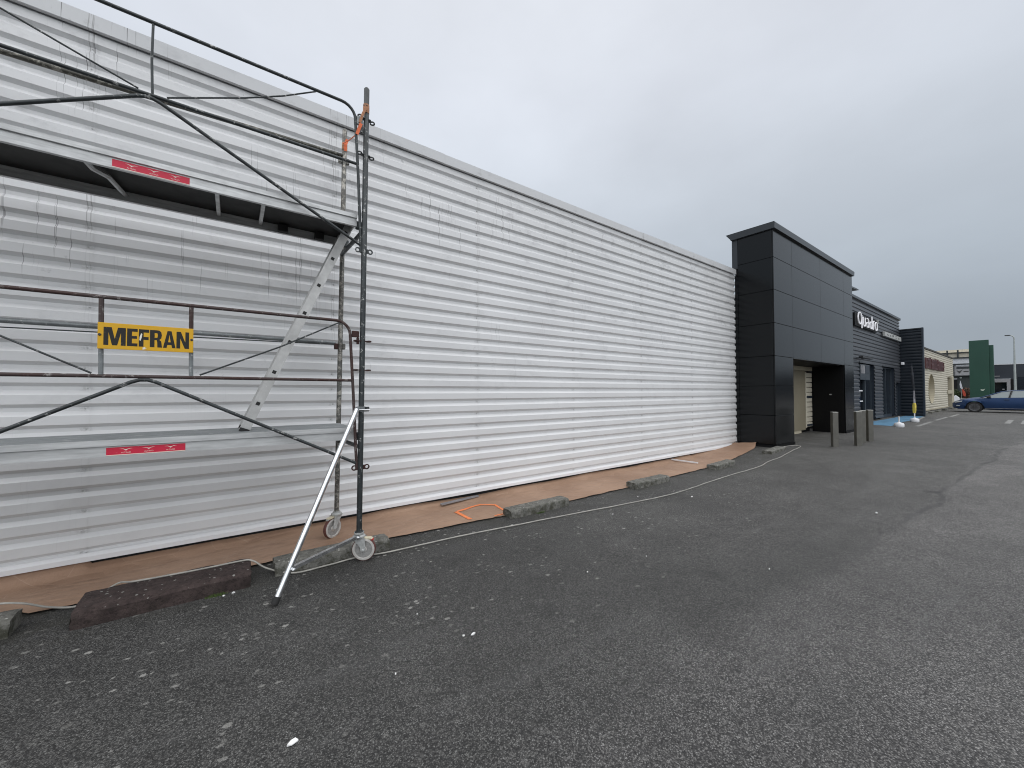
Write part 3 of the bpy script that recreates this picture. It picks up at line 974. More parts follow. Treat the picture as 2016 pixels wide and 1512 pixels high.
# ------------------------------------------------------------------ cream shop
CX0, CX1 = 30.16, 51.6
cb = thing('cream_building', (41, WY, G), 'cream corrugated building with round recess and dull red lettering', 'building')
MB().box((CX0, WY + 0.62, 0.0), (48.0, WY + 14, 4.36)).build('wall', M['cream'], cb)
MB().box((48.01, WY + 2.4, 0.0), (CX1 - 0.02, WY + 14, 4.35)).build('wall', M['cream'], cb)
HC = (40.0, 1.65, 1.22, 1.03)
clad('cladding_sheet', M['cream_clad'], cb, CX0, 48.0, 0.22, 4.36, WY, hole=HC)
clad('cladding_sheet', M['cream_clad'], cb, 48.0, CX1, 2.76, 4.36, WY)
b = MB()
rg = []
for k in range(36):
    t = 2 * math.pi * k / 36
    rg.append((HC[0] + HC[2] * math.cos(t), HC[1] + HC[3] * math.sin(t)))
vs = [(x, WY - 0.015, z) for x, z in rg] + [(HC[0] + (x - HC[0]) * 0.97, WY + 0.55, HC[1] + (z - HC[1]) * 0.97) for x, z in rg]
b.add(vs, [(k, (k + 1) % 36, 36 + (k + 1) % 36, 36 + k) for k in range(36)] + [tuple(range(36, 72))])
b.build('round_recess', M['cream'], cb)
MB().prism([(-0.05, 4.33), (-0.05, 4.43), (0.3, 4.43), (0.3, 4.36), (-0.01, 4.33)], (CX0, WY, 0), (0, 1, 0), (0, 0, 1), (CX1 - CX0, 0, 0)).build('coping', simple('brown_coping', (0.045, 0.04, 0.032), 0.6), cb)
MB().box((CX0, WY - 0.02, 0.16), (48.0, WY + 0.04, 0.24)).build('base_trim', M['cream'], cb)
MB().box((CX0, WY + 0.05, 0.10), (48.0, WY + 0.10, 0.17)).build('plinth', M['black'], cb)
MB().box((50.4, WY - 0.01, 0.10), (CX1, WY + 0.9, 2.755)).build('corner_pillar', M['cream'], cb)
MB().box((48.0, WY + 0.03, 2.66), (50.39, WY + 2.39, 2.752)).build('soffit', M['cream'], cb)
MB().box((47.98, WY + 0.03, 0.10), (48.10, WY + 2.39, 2.65)).build('reveal', M['cream'], cb)
MB().box((47.6, WY - 0.04, 1.28), (51.0, WY - 0.012, 1.58)).build('name_plate', M['cream'], cb)
cs_ = thing('facade_lettering', (41.3, WY - 0.1, 3.0), 'dull red raised lettering on the cream corrugated wall', 'sign')
random.seed(21)
x = 37.0
while x < 45.3:            # illegible from here: upright strokes with bars, in dull red
    w = random.uniform(0.38, 0.52)
    hb = 3.02
    ht = 3.72 + (0.0 if random.random() < 0.8 else 0.06)
    bb = MB().box((x, WY - 0.14, hb), (x + 0.13, WY - 0.02, ht))
    if random.random() < 0.75:
        bb.box((x + w - 0.13, WY - 0.139, hb + 0.004), (x + w, WY - 0.021, ht - random.choice((0.004, 0.25))))
    for zz in random.sample((hb + 0.002, (hb + ht) / 2 - 0.06, ht - 0.13), 2):
        bb.box((x + 0.131, WY - 0.137, zz), (x + w - 0.131, WY - 0.022, zz + 0.12))
    bb.build('raised_letter', M['redletter'], cs_)
    x += w + 0.12

# ------------------------------------------------------------------ scaffold
SY, BY = 3.54, 4.27
sc = thing('scaffold_tower', (-0.5, 3.9, 0), 'rolling steel scaffold tower with guard rails, castors and yellow MEFRAN plate', 'scaffold')


def post(x0, z0, x1, z1, y, m):
    return MB().tube([(x0, y, z0), (x0 + (x1 - x0) * 0.5, y, (z0 + z1) / 2), (x1, y, z1 - 0.012), (x1, y, z1)], [0.0235, 0.0235, 0.0235, 0.015], 16).build('post', m, sc, True)


front = post(0.908, 0.232, 0.949, 4.222, SY, M['tube'])
back = post(0.872, 0.245, 0.924, 4.245, BY, M['tube_spot'])
post(-1.905, 0.232, -1.86, 4.222, SY, M['tube'])
post(-1.905, 0.245, -1.86, 4.245, BY, M['tube_spot'])
for xe in (0.92, -1.88):
    for z in (0.985, 2.905):
        MB().tube([(xe + 0.0 * z, SY + 0.02, z), (xe - 0.02, BY - 0.02, z)], 0.019, 12).build('transom', M['tube'], sc, True)


def guard_frame(dz, top_mat, other, single):
    zt, zm, zl = 2.088 + dz, 1.578 + dz, 0.850 + dz
    xr, xl, xc = 0.822, -1.80, -0.485
    ob = 0.03 if dz > 1 else 0.0
    arcR = [(xr - 0.115 + ob + 0.115 * math.sin(R(a)), SY, zt - 0.115 + 0.115 * math.cos(R(a))) for a in range(0, 91, 15)]
    arcL = [(xl + 0.115 - 0.115 * math.sin(R(a)), SY, zt - 0.115 + 0.115 * math.cos(R(a))) for a in range(90, -1, -15)]
    MB().tube([(xl - 0.03, SY, zl - 0.02)] + arcL + arcR + [(xr + 0.028 + ob, SY, zm - 0.1), (xr + 0.062 + ob * 0.8, SY, zl - 0.06)], 0.0125, 12).build('guard_rail', top_mat, sc, True)
    MB().tube([(xl + 0.004, SY, zm), (-0.9, SY, zm + 0.001), (0.5, SY, zm - 0.002), (xr + 0.012 + ob, SY, zm - 0.003)], 0.0125, 10).build('mid_rail', other, sc, True)
    MB().tube([(xl, SY - 0.004, zl + 0.01), (xc - 0.06, SY - 0.004, zm - 0.036), (xc - 0.02, SY - 0.004, zm - 0.022), (xc + 0.02, SY - 0.004, zm - 0.022), (xc + 0.06, SY - 0.004, zm - 0.036), (xr + 0.05 + ob, SY - 0.004, zl + 0.005)], 0.0125, 10).build('brace', M['tube'], sc, True)
    sag = 0.03 if single else 0.0
    MB().tube([(xc - 0.245 + (0.19 if single else 0), SY - 0.002, zm + 0.018), (-1.16, SY - 0.002, zm + 0.26 - sag), (-1.62, SY - 0.002, zt - 0.012)], 0.006, 8).build('tie_rod', M['tube'], sc, True)
    MB().tube([(xc + 0.29 - (0.20 if single else 0), SY - 0.002, zm + 0.018), (0.05, SY - 0.002, zm + 0.135 + (0.085 if single else 0)), (0.30, SY - 0.002, zm + (0.35 if single else 0.255)), (0.735 - (0.20 if single else 0), SY - 0.002, zt - 0.015)], 0.006, 8).build('tie_rod', M['tube'], sc, True)
    for xv in ((-0.470,) if single else (-0.688, -0.243)):
        rv = 0.0075 if single else 0.0125
        if single:
            MB().tube([(xv, SY, zm + 0.01), (xv - 0.006, SY, zm + 0.25), (xv - 0.002, SY, zt - 0.01)], rv, 8).build('baluster', M['tube'], sc, True)
        else:
            bl_ = MB().tube([(xv, SY, zm + 0.01), (xv - 0.003, SY, zm + 0.30)], rv, 8).build('baluster', M['tube_grey'], sc, True)
            MB().tube([(xv - 0.003, SY, zm + 0.301), (xv - 0.004, SY, zt - 0.01)], rv + 0.0004, 8).build('painted_end', M['tube_rust'], bl_, True)


guard_frame(0.0, M['tube_rust'], M['tube_rust'], False)
guard_frame(1.925, M['tube'], M['tube'], True)
# back rails
MB().tube([(-1.90, BY, 1.978), (-0.78, BY, 1.983), (-0.2, BY, 1.985), (0.80, BY, 1.982), (0.85, BY, 1.98)], [0.0205, 0.0205, 0.0205, 0.0205, 0.010], 12).build('back_rail', M['tube_grey'], sc, True)
MB().tube([(-1.90, BY - 0.01, 1.922), (0.84, BY - 0.01, 1.962)], 0.005, 8).build('tie_rod', M['tube'], sc, True)
MB().tube([(-1.90, BY, 3.868), (-0.8, BY, 3.895), (0.4, BY, 3.940), (0.90, BY, 3.956)], 0.019, 12).build('back_rail', M['tube_olive'], sc, True)


def lug(z, y=SY, x=0.93, m='tube', tilt=0.0, w=0.074, vertical=False):
    """flat plate with a hole at each end, welded to a post"""
    bb = MB()
    for s in (-1, 1):
        ax = (0, 1, 0) if vertical else (0, 0.12, 1)
        c = (x + s * w * 0.72, y, z + s * tilt)
        bb.lathe(c, ax, [(0.013, -0.004), (0.024, -0.004), (0.024, 0.004), (0.013, 0.004), (0.013, -0.004)], 14, False)
    if vertical:
        bb.box((x - w * 0.5, y - 0.0035, z - 0.02), (x + w * 0.5, y + 0.0035, z + 0.02))
    else:
        bb.box((x - w * 0.5, y - 0.02, z - 0.0035), (x + w * 0.5, y + 0.02, z + 0.0035))
    bb.build('lug', M[m], sc, True)


lug(3.93, x=0.946, tilt=-0.012)
lug(3.60, x=0.942, tilt=-0.008)
lug(2.735, x=0.934, vertical=True)
lug(1.925, x=0.926, m='rust')
lug(1.667, x=0.924, m='rust')
lug(0.810, x=0.916, vertical=True, m='rust')
MB().bbox((0.862, SY - 0.012, 3.855), (0.915, SY + 0.012, 3.935), 0.004).build('rail_hook', M['tube_grey'], sc)
MB().bbox((0.895, SY - 0.014, 3.79), (0.918, SY + 0.014, 3.853), 0.004).build('rail_hook', M['tube'], sc)
MB().bbox((0.836, SY - 0.012, 1.955), (0.896, SY + 0.012, 2.010), 0.004).build('rail_hook', M['rust'], sc)
MB().bbox((0.875, SY - 0.0115, 1.895), (0.8955, SY + 0.0115, 1.954), 0.004).build('rail_hook', M['rust'], sc)
for z, m in ((3.90, 'tube_spot'), (2.98, 'tube_spot'), (1.945, 'rust')):
    xb = 0.872 + (z - 0.245) / 4 * 0.052
    MB().bbox((xb - 0.058, BY - 0.022, z - 0.03), (xb - 0.020, BY + 0.02, z + 0.03), 0.005).build('bracket', M[m], sc)
    MB().bbox((xb + 0.020, BY - 0.02, z - 0.028), (xb + 0.048, BY + 0.02, z + 0.032), 0.005).build('bracket', M['tube_spot'], sc)

# yellow name plate bolted to the balusters
sp = MB().bbox((-0.702, SY - 0.024, 1.752), (-0.232, SY - 0.018, 1.921), 0.0015).build('name_plate', M['yellow'], sc)
YL = SY - 0.0245


def glyph(polys, x, w, z0=1.777, z1=1.893):
    bb = MB()
    for poly in polys:
        n = len(poly)
        bb.add([(x + a * w, YL, z0 + c * (z1 - z0)) for a, c in poly], [tuple(range(n))])
    me = bpy.data.meshes.new('letter')
    me.from_pydata(bb.v, [], bb.f)
    me.materials.append(M['sign_black'])
    o = bpy.data.objects.new('letter', me)
    COL.objects.link(o)
    put(o, sp)


Mg = [[(0, 0), (.22, 0), (.22, 1), (0, 1)], [(.78, 0), (1, 0), (1, 1), (.78, 1)], [(.22, 1), (.22, .72), (.385, 0), (.5, 0), (.5, .36), (.36, 1)], [(.78, 1), (.64, 1), (.5, .36), (.5, 0), (.615, 0), (.78, .72)]]
Eg = [[(0, 0), (.46, 0), (.46, 1), (0, 1)], [(.46, 0), (1, 0), (1, .17), (.46, .17)], [(.46, .43), (.94, .43), (.94, .59), (.46, .59)], [(.46, .83), (1, .83), (1, 1), (.46, 1)]]
Fg = [[(0, 0), (.46, 0), (.46, 1), (0, 1)], [(.46, .40), (.95, .40), (.95, .57), (.46, .57)], [(.46, .82), (1, .82), (1, 1), (.46, 1)]]
Rg = [[(0, 0), (.38, 0), (.38, 1), (0, 1)], [(.38, .83), (.60, .83), (.60, 1), (.38, 1)], [(.38, .42), (.56, .42), (.60, .56), (.38, .56)],
      [(.60, .83), (.62, .80), (.64, .70), (.62, .60), (.60, .56), (.56, .42), (.78, .44), (.93, .54), (.98, .72), (.92, .90), (.78, .985), (.60, 1)], [(.62, 0), (1.0, 0), (.98, .10), (.93, .36), (.78, .44), (.56, .42), (.60, .30)]]
Ag = [[(0, 0), (.28, 0), (.34, .18), (.40, .34), (.50, .78), (.50, 1), (.34, 1)], [(1, 0), (.66, 1), (.50, 1), (.50, .78), (.60, .34), (.66, .18), (.72, 0)], [(.34, .18), (.66, .18), (.60, .34), (.40, .34)]]
Ng = [[(0, 0), (.30, 0), (.30, 1), (0, 1)], [(.70, 0), (1, 0), (1, 1), (.70, 1)], [(.30, 1), (.30, .60), (.66, 0), (.70, 0), (.70, .38), (.34, 1)]]
lx = -0.675
for gl, w, gap in ((Mg, 0.102, 0.006), (Eg, 0.050, 0.006), (Fg, 0.050, 0.004), (Rg, 0.061, 0.005), (Ag, 0.065, 0.004), (Ng, 0.067, 0)):
    glyph(gl, lx, w)
    lx += w + gap
MB().add([(-0.503, YL - 0.0005, 1.815), (-0.497, YL - 0.0005, 1.838), (-0.494, YL - 0.0005, 1.862), (-0.500, YL - 0.0005, 1.866), (-0.507, YL - 0.0005, 1.842), (-0.508, YL - 0.0005, 1.820)], [tuple(range(6))]).build('chip', M['chip'], sp)
MB().add([(-0.492, YL - 0.0005, 1.757), (-0.470, YL - 0.0005, 1.764), (-0.480, YL - 0.0005, 1.767), (-0.478, YL - 0.0005, 1.776), (-0.492, YL - 0.0005, 1.772)], [tuple(range(5))]).build('chip', M['chip'], sp)
for xx in (-0.692, -0.241):
    MB().lathe((xx, SY - 0.024, 1.842), (0, -1, 0), [(0.008, 0), (0.008, 0.003), (0.005, 0.006)], 10).build('bolt', M['tube'], sp)


# castors
def castor(px, py, zt, off, nrm, y_):
    nrm = Vector(nrm).normalized()
    tng = Vector((-nrm.y, nrm.x, 0))
    if tng.dot(Vector(off)) < 0:
        tng = -tng
    wc = Vector((px, py, 0)) + Vector(off)
    wc.z = 0.1
    e = bpy.data.objects.new('castor', None)
    e.location = (px, py, 0)
    COL.objects.link(e)
    put(e, sc)
    wl_ = MB().lathe(wc, nrm, [(0.012, -0.021), (0.072, -0.015), (0.077, -0.022), (0.093, -0.020), (0.0945, -0.016), (0.0945, 0.016), (0.093, 0.020), (0.077, 0.022), (0.072, 0.015), (0.030, 0.015), (0.022, 0.024), (0.001, 0.026)], 32).build('wheel', M['wheel'], e, True)
    MB().lathe(wc, nrm, [(0.0947, -0.0175), (0.0985, -0.016), (0.100, -0.011), (0.100, 0.011), (0.0985, 0.016), (0.0947, 0.0175), (0.0947, -0.0175)], 36, False).build('tyre', M['tyre_red'], wl_, True)
    for s in (-1, 1):
        MB().lathe(wc + nrm * (s * 0.0155), nrm, [(0.028, -0.0004), (0.0715, -0.0004), (0.0715, 0.0006), (0.028, 0.0006), (0.028, -0.0004)], 28, False).build('wheel_disc', M['wheel_disc'], wl_)
    top = zt - 0.012
    for s in (-1, 1):
        o = Vector((px, py, 0)) + nrm * (s * 0.032)
        a = (wc - Vector((px, py, 0))).dot(tng)
        MB().prism([(-0.045, top - 0.03), (0.055, top - 0.03), (0.056, top - 0.045), (a + 0.020, 0.125), (a + 0.020, 0.095), (a, 0.083), (a - 0.020, 0.095), (a - 0.024, 0.125)], o, tng, (0, 0, 1), nrm * (s * 0.004)).build('fork', M['castor'], e)
    MB().lathe((px, py, top - 0.028), (0, 0, 1), [(0.046, -0.006), (0.052, 0.0), (0.052, 0.012), (0.044, 0.018), (0.034, 0.022), (0.034, 0.034), (0.001, 0.034)], 24).build('swivel_plate', M['castor'], e, True)
    MB().prism([(-0.03, 0), (0.10, -0.006), (0.115, -0.016), (0.10, -0.020), (-0.03, -0.012)], Vector((px, py, top - 0.03)) - nrm * 0.02, tng, (0, 0, 1), nrm * 0.04).build('brake_lever', M['brake'], e)
    MB().prism([(0.101, -0.019), (0.122, -0.016), (0.124, -0.030), (0.104, -0.030)], Vector((px, py, top - 0.03)) - nrm * 0.012, tng, (0, 0, 1), nrm * 0.024).build('brake_pedal', M['red_plastic'] if y_ else M['castor'], e)
    MB().lathe(wc, nrm, [(0.014, -0.040), (0.014, 0.040), (0.007, 0.043)], 6).build('axle_bolt', M['castor'], e)


castor(0.908, SY, 0.246, (0.036, -0.021, 0), (-0.5, -0.87, 0), True)
castor(0.872, BY, 0.262, (-0.044, -0.026, 0), (0.53, -0.85, 0), False)
castor(-1.905, SY, 0.246, (0.036, -0.021, 0), (-0.5, -0.87, 0), True)
castor(-1.905, BY, 0.262, (-0.044, -0.026, 0), (0.53, -0.85, 0), False)
MB().lathe((0.908, SY, 0.236), (0, 0, 1), [(0.0245, 0), (0.036, 0), (0.036, 0.018), (0.032, 0.022), (0.0245, 0.022)], 20, False).build('post_collar', M['tube'], sc, True)
MB().lathe((0.908, SY, 0.2365), (0, 0, 1), [(0.0362, 0.002), (0.042, 0.002), (0.042, 0.012), (0.0362, 0.012), (0.0362, 0.002)], 20, False).build('post_collar', M['castor'], sc, True)

# bright stabiliser leg with its strut
st = bpy.data.objects.new('stabiliser', None)
st.location = (0.86, SY - 0.06, 1.3)
COL.objects.link(st)
put(st, sc)
A, Bq = Vector((0.868, SY - 0.055, 1.325)), Vector((0.252, 3.135, 0.025))
MB().tube([A, A.lerp(Bq, 0.5), Bq], 0.021, 16).build('leg', M['shiny'], st, True)
MB().tube([Bq.lerp(A, 0.022), Bq - (A - Bq).normalized() * 0.012], [0.0235, 0.0240], 14).build('foot', M['rubber'], st, True)
J = A.lerp(Bq, 0.862)
J2 = Vector((0.890, SY - 0.035, 0.222))
dirv = (J2 - J).normalized()
sid = dirv.cross(Vector((0, 0, 1))).normalized() * 0.015
upv = sid.cross(dirv).normalized() * 0.0125
b = MB()
b.add([J + sid + upv, J - sid + upv, J - sid - upv, J + sid - upv, J2 + sid + upv, J2 - sid + upv, J2 - sid - upv, J2 + sid - upv],
      [(0, 1, 2, 3), (4, 5, 6, 7), (0, 1, 5, 4), (1, 2, 6, 5), (2, 3, 7, 6), (3, 0, 4, 7)])
b.build('strut', M['shiny'], st)
MB().lathe(J + Vector((0.02, -0.0, 0)), (0.3, -0.95, 0), [(0.012, -0.03), (0.012, 0.03), (0.006, 0.034)], 8).build('bolt', M['shiny'], st)
MB().lathe(J2 + Vector((0.0, -0.012, -0.005)), (-0.3, -0.95, 0), [(0.014, -0.02), (0.014, 0.02), (0.007, 0.024)], 8).build('bolt', M['shiny'], st)
MB().lathe((0.919, SY, 1.300), (0, 0, 1), [(0.0245, 0), (0.034, 0), (0.034, 0.045), (0.0245, 0.045), (0.0245, 0)], 18, False).build('clamp', M['tube_grey'], st, True)
MB().bbox((0.950, SY - 0.018, 1.300), (0.985, SY + 0.014, 1.342), 0.004).build('clamp_jaw', M['tube'], st)
MB().tube([(0.888, SY - 0.05, 1.318), (0.985, SY - 0.026, 1.315)], 0.0055, 8).build('clamp_pin', M['shiny'], st)
MB().bbox((0.868, SY - 0.05, 1.306), (0.90, SY - 0.01, 1.345), 0.004).build('clamp_jaw', M['tube_grey'], st)


# decks
def deck(z, label, hatch):
    """z = underside of the front beam"""
    d = thing('scaffold_deck', (-0.5, 3.9, z), label, 'platform', 'decks laid across the scaffold')
    x0, x1 = -1.86, 0.885
    # front and back channel beams: web, top flange proud of the web, small bottom lip
    for yo, s in ((3.600, 1), (4.200, -1)):
        MB().prism([(0, 0), (0, 0.066), (-0.014, 0.069), (-0.014, 0.104), (0.006, 0.108), (0.006, 0.0665), (0.004, 0.064), (0.004, 0.004), (0.028, 0.004), (0.028, 0)], (x0, yo, z), (0, s, 0), (0, 0, 1), (x1 - x0, 0, 0)).build('side_beam', M['alu'], d)
    MB().box((x0 + 0.01, 3.607, z + 0.094), (x1 - 0.01, 4.193, z + 0.106)).build('deck_board', M['deck_top'], d)
    MB().box((x0 + 0.012, 3.609, z + 0.080), (x1 - 0.012, 4.191, z + 0.0935)).build('underside_board', M['ply'], d)
    for xe in (x0 + 0.004, x1 - 0.014):
        MB().box((xe, 3.608, z + 0.012), (xe + 0.010, 4.192, z + 0.079)).build('end_plate', M['alu'], d)
    xs_ = (-1.45, -0.118, 0.185)
    for xx in xs_:
        MB().box((xx - 0.013, 3.606, z + 0.040), (xx + 0.013, 4.194, z + 0.079)).build('cross_member', M['alu'], d)
    MB().tube([(-0.83, 3.607, z + 0.055), (-0.80, 3.80, z + 0.045), (-0.74, 3.90, z + 0.05), (-0.70, 4.19, z + 0.05)], 0.017, 6).build('cross_member', M['alu'], d)
    if hatch:
        for xx in (0.36, 0.67):
            MB().bbox((xx - 0.04, 4.13, z + 0.006), (xx + 0.04, 4.185, z + 0.075), 0.006).build('hinge', M['rubber'], d)
    # hooks over the transoms
    for yy in (3.64, 4.16):
        MB().bbox((x1 + 0.001, yy - 0.02, z - 0.010), (x1 + 0.058, yy + 0.02, z + 0.060), 0.006).build('hook', M['tube'], d)
    stk = MB().box((-0.668, 3.5985, z + 0.006), (-0.272, 3.5998, z + 0.058)).build('sticker', M['sticker'], d)
    MB().box((-0.668, 3.5975, z + 0.0045), (-0.272, 3.5984, z + 0.0095)).build('sticker_edge', M['sticker_white'], stk)
    for i in range(3):
        cx = -0.575 + i * 0.112
        me = text_mesh('ALTRAD', 0.02, 0.0, 'print')
        fit_text(me, cx - 0.023, cx + 0.023, z + 0.017, z + 0.0255, 3.5980)
        me.materials.append(M['sticker_white'])
        o = bpy.data.objects.new('print', me)
        COL.objects.link(o)
        put(o, stk)
        bird = [(-0.034, 0.0150), (-0.014, 0.0135), (-0.004, 0.006), (0, 0.001), (0.004, 0.006), (0.013, 0.0125), (0.034, 0.0165), (0.016, 0.0165), (0.004, 0.012), (-0.004, 0.0115), (-0.014, 0.0165)]
        # split at the middle so both wings are simple shapes
        lw = [bird[0], bird[1], bird[2], bird[3], (0, 0.0118), bird[9], bird[10]]
        rw = [bird[3], bird[4], bird[5], bird[6], bird[7], bird[8], (0, 0.0118)]
        bb = MB()
        for wng in (lw, rw):
            bb.add([(cx + a, 3.5978, z + 0.031 + c) for a, c in wng], [tuple(range(7))])
        bb.build('bird_emblem', M['sticker_white'], stk)
    return d


deck(2.967, 'upper aluminium scaffold deck with black underside and red sticker', True)
deck(1.052, 'lower worn grey scaffold deck that the ladder stands on', False)

# ladder standing on the lower deck, its head under the upper deck's hatch
ld = thing('ladder', (0.07, 3.9, 1.16), 'aluminium ladder leaning from the lower scaffold deck up to the hatch', 'ladder')
L0, L1 = Vector((0.075, 0, 1.163)), Vector((0.868, 0, 3.035))
ldir = (L1 - L0).normalized()
lperp = Vector((ldir.z, 0, -ldir.x))
for ys in (3.785, 4.105):
    bb = MB()
    o = L0 + Vector((0, ys, 0))
    bb.prism([(-0.036, 0), (0.036, 0), (0.036, 0.003), (-0.033, 0.003), (-0.033, 0.026), (-0.036, 0.026)], o, lperp, (0, 1, 0), (L1 - L0))
    bb.prism([(0.033, 0.0032), (0.036, 0.0032), (0.036, 0.026), (0.033, 0.026)], o, lperp, (0, 1, 0), (L1 - L0))
    bb.build('stile', M['alu_ladder'], ld)
    MB().prism([(-0.034, -0.004), (0.034, -0.004), (0.034, 0.028), (-0.034, 0.028)], o - ldir * 0.012, lperp, (0, 1, 0), ldir * 0.03).build('foot', M['rubber'], ld)
for k in range(7):
    p = L0 + ldir * (0.235 + 0.285 * k)
    bb = MB()
    bb.prism([(-0.0125, -0.0125), (0.0125, -0.0125), (0.0125, 0.0125), (-0.0125, 0.0125)], p + Vector((0, 3.789, 0)), lperp, ldir, (0, 0.316, 0))
    rr = bb.build('rung', M['alu_ladder'], ld)
    bb = MB()
    bb.prism([(-0.014, -0.014), (0.014, -0.014), (0.014, 0.014), (-0.014, 0.014)], p + Vector((0, 3.7838, 0)), lperp, ldir, (0, 0.004, 0))
    bb.build('rung_end', M['rubber'], rr)

# orange strap knotted round the two posts
sp_ = thing('ratchet_strap', (0.94, SY, 3.95), 'orange strap tied between the tops of the two scaffold posts', 'strap')
MB().lathe((0.9445, SY, 3.985), (0.02, 0.0, 1), [(0.0255, 0), (0.027, 0.0), (0.0275, 0.045), (0.0265, 0.080), (0.0255, 0.080)], 18, False).build('wrap', M['strap_worn'], sp_, True)
MB().tube([(0.967, SY - 0.014, 4.035), (0.945, SY - 0.027, 4.045), (0.918, SY - 0.012, 4.047)], 0.004, 6).build('cord', M['tube'], sp_, True)


def ribbon(pts, w, m, par, name='tail'):
    bb = MB()
    L = [Vector(p) for p in pts]
    for i, p in enumerate(L):
        t = (L[min(i + 1, len(L) - 1)] - L[max(i - 1, 0)]).normalized()
        s = t.cross(Vector((0.2, 1, 0.1))).normalized() * w / 2
        nn = t.cross(s).normalized() * 0.0012
        bb.v += [tuple(p + s + nn), tuple(p - s + nn), tuple(p - s - nn), tuple(p + s - nn)]
        if i:
            k = 4 * i
            for j in range(4):
                bb.f.append((k - 4 + j, k - 4 + (j + 1) % 4, k + (j + 1) % 4, k + j))
    bb.f += [(0, 1, 2, 3), tuple(len(bb.v) - 4 + j for j in range(4))]
    return bb.build(name, m, par)


ribbon([(0.935, SY - 0.03, 4.02), (0.905, SY - 0.028, 3.94), (0.885, SY - 0.022, 3.87)], 0.022, M['strap_worn'], sp_)
ribbon([(0.895, SY - 0.03, 3.86), (0.875, SY - 0.025, 3.80), (0.862, SY - 0.02, 3.755)], 0.026, M['strap'], sp_)
MB().tube([(0.862, SY - 0.01, 3.76), (0.86, 3.8, 3.85), (0.90, BY - 0.03, 4.07)], 0.005, 6).build('cord', M['strap'], sp_, True)
MB().lathe((0.922, BY, 4.015), (0.02, 0, 1), [(0.025, 0), (0.0275, 0.004), (0.027, 0.075), (0.025, 0.08)], 16, False).build('wrap', M['strap_worn'], sp_, True)
ribbon([(0.945, BY - 0.028, 4.13), (0.925, BY - 0.030, 4.07), (0.925, BY - 0.028, 4.0)], 0.03, M['strap'], sp_)

# ------------------------------------------------------------------ brown paper on the ground
EDGE = [(-6, 4.10), (-1.8, 4.10), (-1.2, 4.07), (-1.08, 3.95), (-0.74, 3.94), (0.3, 3.93), (1.3, 3.865), (1.83, 3.815), (2.2, 3.80), (2.65, 3.745), (4.8, 3.742), (7.2, 3.80), (8.5, 3.86), (9.4, 3.94), (10.0, 4.03), (10.36, 4.13)]


def edge_y(x):
    for (a, ya), (b_, yb) in zip(EDGE, EDGE[1:]):
        if a <= x <= b_:
            return ya + (yb - ya) * (x - a) / (b_ - a)
    return EDGE[-1][1]


def paper_z(x, y, t):
    """t: 0 at the wall, 1 at the free edge"""
    w = noise.noise((x * 2.1, y * 3.0, 0.3)) * 0.012 + abs(noise.noise((x * 3.0, y * 2.6, 4.3))) * 0.011 + abs(noise.noise((x * 8, y * 5.0, 1.3))) * 0.003
    z = gz(x) + 0.013 + w * (0.35 + 0.65 * min(1, 4 * t * (1 - t) + 0.15))
    lift = 0.05 + 0.035 * noise.noise((x * 0.9, 2, 0))
    if x < -0.95:
        lift = 0.10
    if x > 8.2:
        lift = max(0.0, lift - 0.03)
    z += lift * max(0, 1 - t * 4.5) ** 2
    z += 0.012 * max(0, (t - 0.93) / 0.07) * max(0, noise.noise((x * 3.3, 0, 7)))
    if x > 10.05:
        z += 0.30 * (x - 10.05) ** 2 * (0.3 + t) * 2.2
    return max(z, gz(x) + 0.006)


b = MB()
nx, nt = 420, 22
for i in range(nx + 1):
    x = -5.5 + (10.38 + 5.5) * i / nx
    ye = edge_y(x) + 0.012 * noise.noise((x * 5, 1, 1)) + 0.012 * noise.noise((x * 19, 3, 1)) + (0.02 * noise.noise((x * 30, 5, 2)) if 2.2 < x < 2.9 else 0)
    yw = 4.625
    for j in range(nt + 1):
        t = j / nt
        y = yw + (ye - yw) * t
        b.v.append((x + (0.04 * noise.noise((y * 6, 0, 2)) if i == nx else 0), y, paper_z(x, y, t)))
for i in range(nx):
    for j in range(nt):
        k = i * (nt + 1) + j
        b.f.append((k, k + 1, k + nt + 2, k + nt + 1))
pp = b.build('paper_sheet', M['paper'], None, True)
tag(pp, 'long strip of brown masking paper on the ground under the white wall', 'paper')


def pz(x, y):
    ye = edge_y(x)
    return paper_z(x, y, (4.625 - y) / (4.625 - ye))


tp = thing('marking_tape', (2.45, 4.1, 0.03), 'bright orange tape outlining a patch on the brown paper', 'tape')


def tape_strip(p, q_, w):
    bb = MB()
    n = 14
    p, q_ = Vector((*p, 0)), Vector((*q_, 0))
    s = (q_ - p).normalized().cross(Vector((0, 0, 1))) * w / 2
    for i in range(n + 1):
        c = p.lerp(q_, i / n)
        for sg_ in (-1, 1):
            v = c + s * sg_ * (1 + 0.15 * noise.noise((c.x * 30, c.y * 30, sg_)))
            bb.v.append((v.x, v.y, max(pz(v.x, v.y), pz(c.x, c.y)) + 0.005))
        if i:
            bb.f.append((2 * i - 2, 2 * i - 1, 2 * i + 1, 2 * i))
    bb.build('tape_strip', M['tape'], tp)


tape_strip((2.20, 4.20), (2.21, 3.86), 0.048)
tape_strip((2.22, 4.20), (2.60, 4.27), 0.042)
tape_strip((2.58, 4.27), (2.76, 4.16), 0.040)
tape_strip((2.75, 4.17), (2.72, 3.93), 0.034)
tape_strip((2.50, 3.80), (2.70, 3.80), 0.022)


